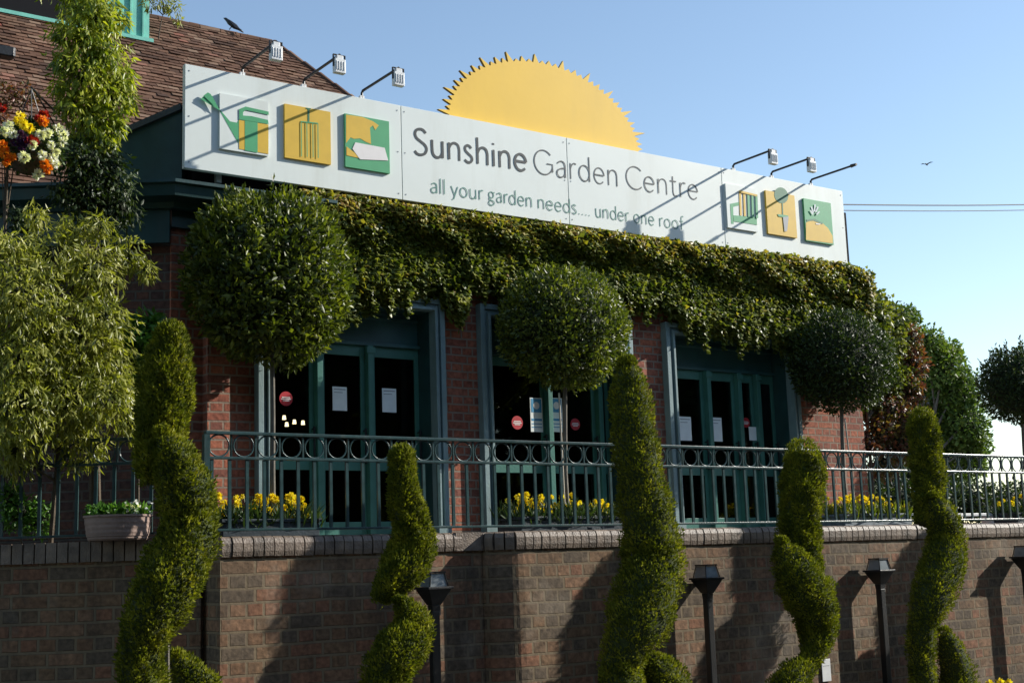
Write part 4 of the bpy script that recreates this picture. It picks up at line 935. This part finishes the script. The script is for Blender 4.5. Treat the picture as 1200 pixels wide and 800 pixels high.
# ================================================================= RIGHT BACKGROUND
shrub('end_wall_climber', 'green and bronze climber bulging round the far corner of the shop', 'climbing plant',
  [(1000,340,24,0),(1022,365,24,0),(1012,400,32,.1),(1045,372,18,.1),(1040,400,24,.1),(1055,440,18,.1),(1035,440,26,.1),(960,385,26,0),(935,392,20,0),(1010,470,20,.2)], M['ivy'], .055, .8, 9.7, 9000, .4, 300, (1025, 600))
shrub('copper_shrub', 'copper red leaved shrub at the far corner of the shop', 'shrub',
  [(1066,395,15,0),(1070,425,17,0),(1065,455,18,0),(1045,485,22,0),(1068,490,24,0),(1030,505,20,0),(1055,520,24,0),(1015,520,14,0),(1035,545,16,0)], M['copper'], .055, .6, 9.75, 5200, .3, 330, (1055, 600))
shrub('background_tree', 'green tree standing beyond the far end of the terrace against the sky', 'tree',
  [(1060,378,18,0),(1086,404,20,0),(1075,440,40,1),(1105,430,26,0),(1120,455,26,0),(1100,480,44,1),(1130,495,28,0),(1140,520,20,0),(1095,540,50,1),(1060,500,40,1),(1140,540,16,0),(1112,412,14,0)], M['treeg'], .10, .6, 17.0, 26000, .1, 350, (1100, 640), trunkm='barkg')
shrub('dark_hedge', 'dark clipped hedge behind the railing at right', 'hedge',
  [(1090+i*17, 590, 24, (i % 3)*.15) for i in range(11)]+[(950+i*17, 588, 26, .5+(i%2)*.3) for i in range(10)]+[(1000+i*22, 560, 18, .9) for i in range(4)], M['bay2'], .07, .5, 11.0, 13000, .0, 380, (1150, 640))
# pale bench slat behind the rail
p0 = atY(1118, 604, 9.3); p1 = atY(1168, 603, 9.3); be = empty('garden_bench', tuple(p0*[1, 1, 0]+[0, 0, DECK])); tag(be, 'low white bench behind the railing at right', 'bench')
ln = p1[0]-p0[0]; zz = .13; m = MB(); m.box((0, -.0, zz), (ln, .07, zz+.03)); m.box((0, .09, zz), (ln, .16, zz+.03)); m.build('seat', M['white'], be, bevel=.003)
for xx in (.03, ln-.07):
    m = MB(); m.box((xx, .0, 0), (xx+.04, .16, zz-.001)); m.build('leg', M['white'], be)
# yellow flower tips at the bottom right
pf = atY(1172, 800, 7.6); fl = empty('flower_clump', (pf[0], pf[1], 0)); tag(fl, 'yellow flower tips just entering the bottom right of the picture', 'flowers')
m = MB()
for q in range(3): m.tube([(q*.05-.05, 0, 0), (q*.05-.05, 0, pf[2]-.01)], .005, 5)
m.build('flower_stalks', M['fresh'], fl)
Dp = unit(rs.normal(size=(30, 3)))
for q, (u, v) in enumerate(((1160, 801), (1172, 799), (1182, 800))):
    o = leaf_mesh('bloom', Dp*.01, Dp+np.array([0, 0, .3]), .035, .028, M['petaly'], fl); o.location = tuple(atY(u, v, 7.6)-np.array([pf[0], pf[1], 0]))
# overhead cables
for i, (va, vb, sag) in enumerate(((238, 235, 3), (245, 241, 3))):
    a = atY(940, va+1, 14); b = atY(1420, vb-6, 14); m = MB(); P = [a+(b-a)*t-np.array([0, 0, .10*math.sin(math.pi*t)]) for t in np.linspace(0, 1, 14)]
    m.tube([p_-a for p_ in P], .011 if i == 0 else .008, 5); o = m.build('overhead_cable', M['wire']); o.location = tuple(a)
    tag(o, ('upper thicker' if i == 0 else 'lower thinner')+' black overhead cable crossing the sky right of the sign', 'cable', 'overhead cables')
# utility pole off the right edge that carries them
pb = atY(1420, 235, 14); up_ = empty('utility_pole', (pb[0], pb[1], 0)); tag(up_, 'wooden utility pole beyond the right edge carrying the cables', 'pole')
m = MB(); m.tube([(0, 0, 0), (0, 0, pb[2]+.4)], [.14, .10], 10); m.build('pole', M['bark'], up_)
# birds
def bird(loc, s, fly, label, rz):
    root = empty('bird', tuple(loc), rz); tag(root, label, 'bird')
    m = MB(); m.tube([(-s*1.0, 0, 0), (-s*.6, 0, 0), (-.2*s, 0, .02*s), (s*.35, 0, .05*s), (s*.6, 0, .1*s), (s*.78, 0, .12*s), (s*.95, 0, .08*s)], [s*.05, s*.09, s*.22, s*.2, s*.13, s*.11, .01*s], 8); m.build('body', M['bird'], root, smooth=True)
    for sy in (-1, 1):
        w_ = MB()
        if fly: w_.prism([(s*.4, sy*.12*s, .08*s), (s*.1, sy*1.0*s, .5*s), (-s*.25, sy*1.7*s, .42*s), (-s*.15, sy*.8*s, .3*s), (-s*.35, sy*.12*s, .05*s)], (0, 0, .03*s))
        else: w_.prism([(s*.4, sy*.2*s, .12*s), (-s*.9, sy*.12*s, .05*s), (-s*.3, sy*.22*s, -.08*s)], (0, sy*.03*s, 0))
        w_.build('wing', M['bird'], root)
    if not fly:
        for sy in (-1, 1):
            l = MB(); l.tube([(0, sy*.08*s, -.1*s), (0.03*s, sy*.08*s, -.45*s)], .02*s, 5); l.build('leg', M['black'], root)
    return root
bird(atY(1086, 193, 30), .14, True, 'small dark bird flying in the sky at right', R_(200))
tR = RP(272, 43); bp_ = bird(tR+np.array([0, -.02, .13]), .15, False, 'dark bird perched on the roof ridge', R_(150)); bp_.rotation_euler = (0, R_(-35), R_(150))
# low vent on the ridge by the bird

# ---------------------------------------------------------------- unseen trees added behind the photographer to block the low sky and darken the panes
base = shrub('sky_blocker_tree', 'unseen tall dark tree added behind the photographer to block the low sky', 'tree', [(600, 400, 10, 0)], M['shade'], .3, .6, 20, 10, .1, 500, (600, 640), core=False, group='unseen trees added to block the sky')
for ch in [k for k in bpy.data.objects if k.parent == base]: bpy.data.objects.remove(ch)
base.location = (0, 0, 0)
n = 5200; PP = []; DD = []
for q, (cx_, cz_, rr) in enumerate(((0, 6.5, 3.2), (-2, 4.5, 2.6), (2, 4.5, 2.6), (0, 9.5, 2.4), (1.2, 8, 2.2), (-1.3, 8.2, 2.2), (0, 3, 2.6))):
    P, D = cloud(n//7, (cx_, 0, cz_), (rr, rr*.7, rr), 500+q, .6, 1.1, .2); PP.append(P); DD.append(D)
    blobcore('inner_crown', (cx_, 0, cz_), (rr, rr*.7, rr), M['core'], base, 500+q, .2, 3, .72)
leaf_mesh('crown', np.vstack(PP), np.vstack(DD)+rs.normal(0, .6, ((n//7)*7, 3)), .38, .24, M['shade'], base)
m = MB(); m.tube([(0, 0, 0), (.1, 0, 3), (0, 0, 9)], [.3, .22, .08], 9); m.build('trunk', M['bark'], base)
base.location = (-14, -13, 0)
near = copy_tree(base); near.location = (-1.6, 5.6, 0); near.scale = (.55, .55, .6); near['label'] = 'smaller unseen tree added outside the left edge to darken the side wall'  # added out of view to keep sky light off the left walls
for i in range(1, 13):
    c_ = copy_tree(base); c_.location = (-14+i*5.0, -13-rs.uniform(0, 1.5), 0); c_.rotation_euler = (0, 0, rs.uniform(0, 6)); c_.scale = (1, 1, rs.uniform(.9, 1.15))
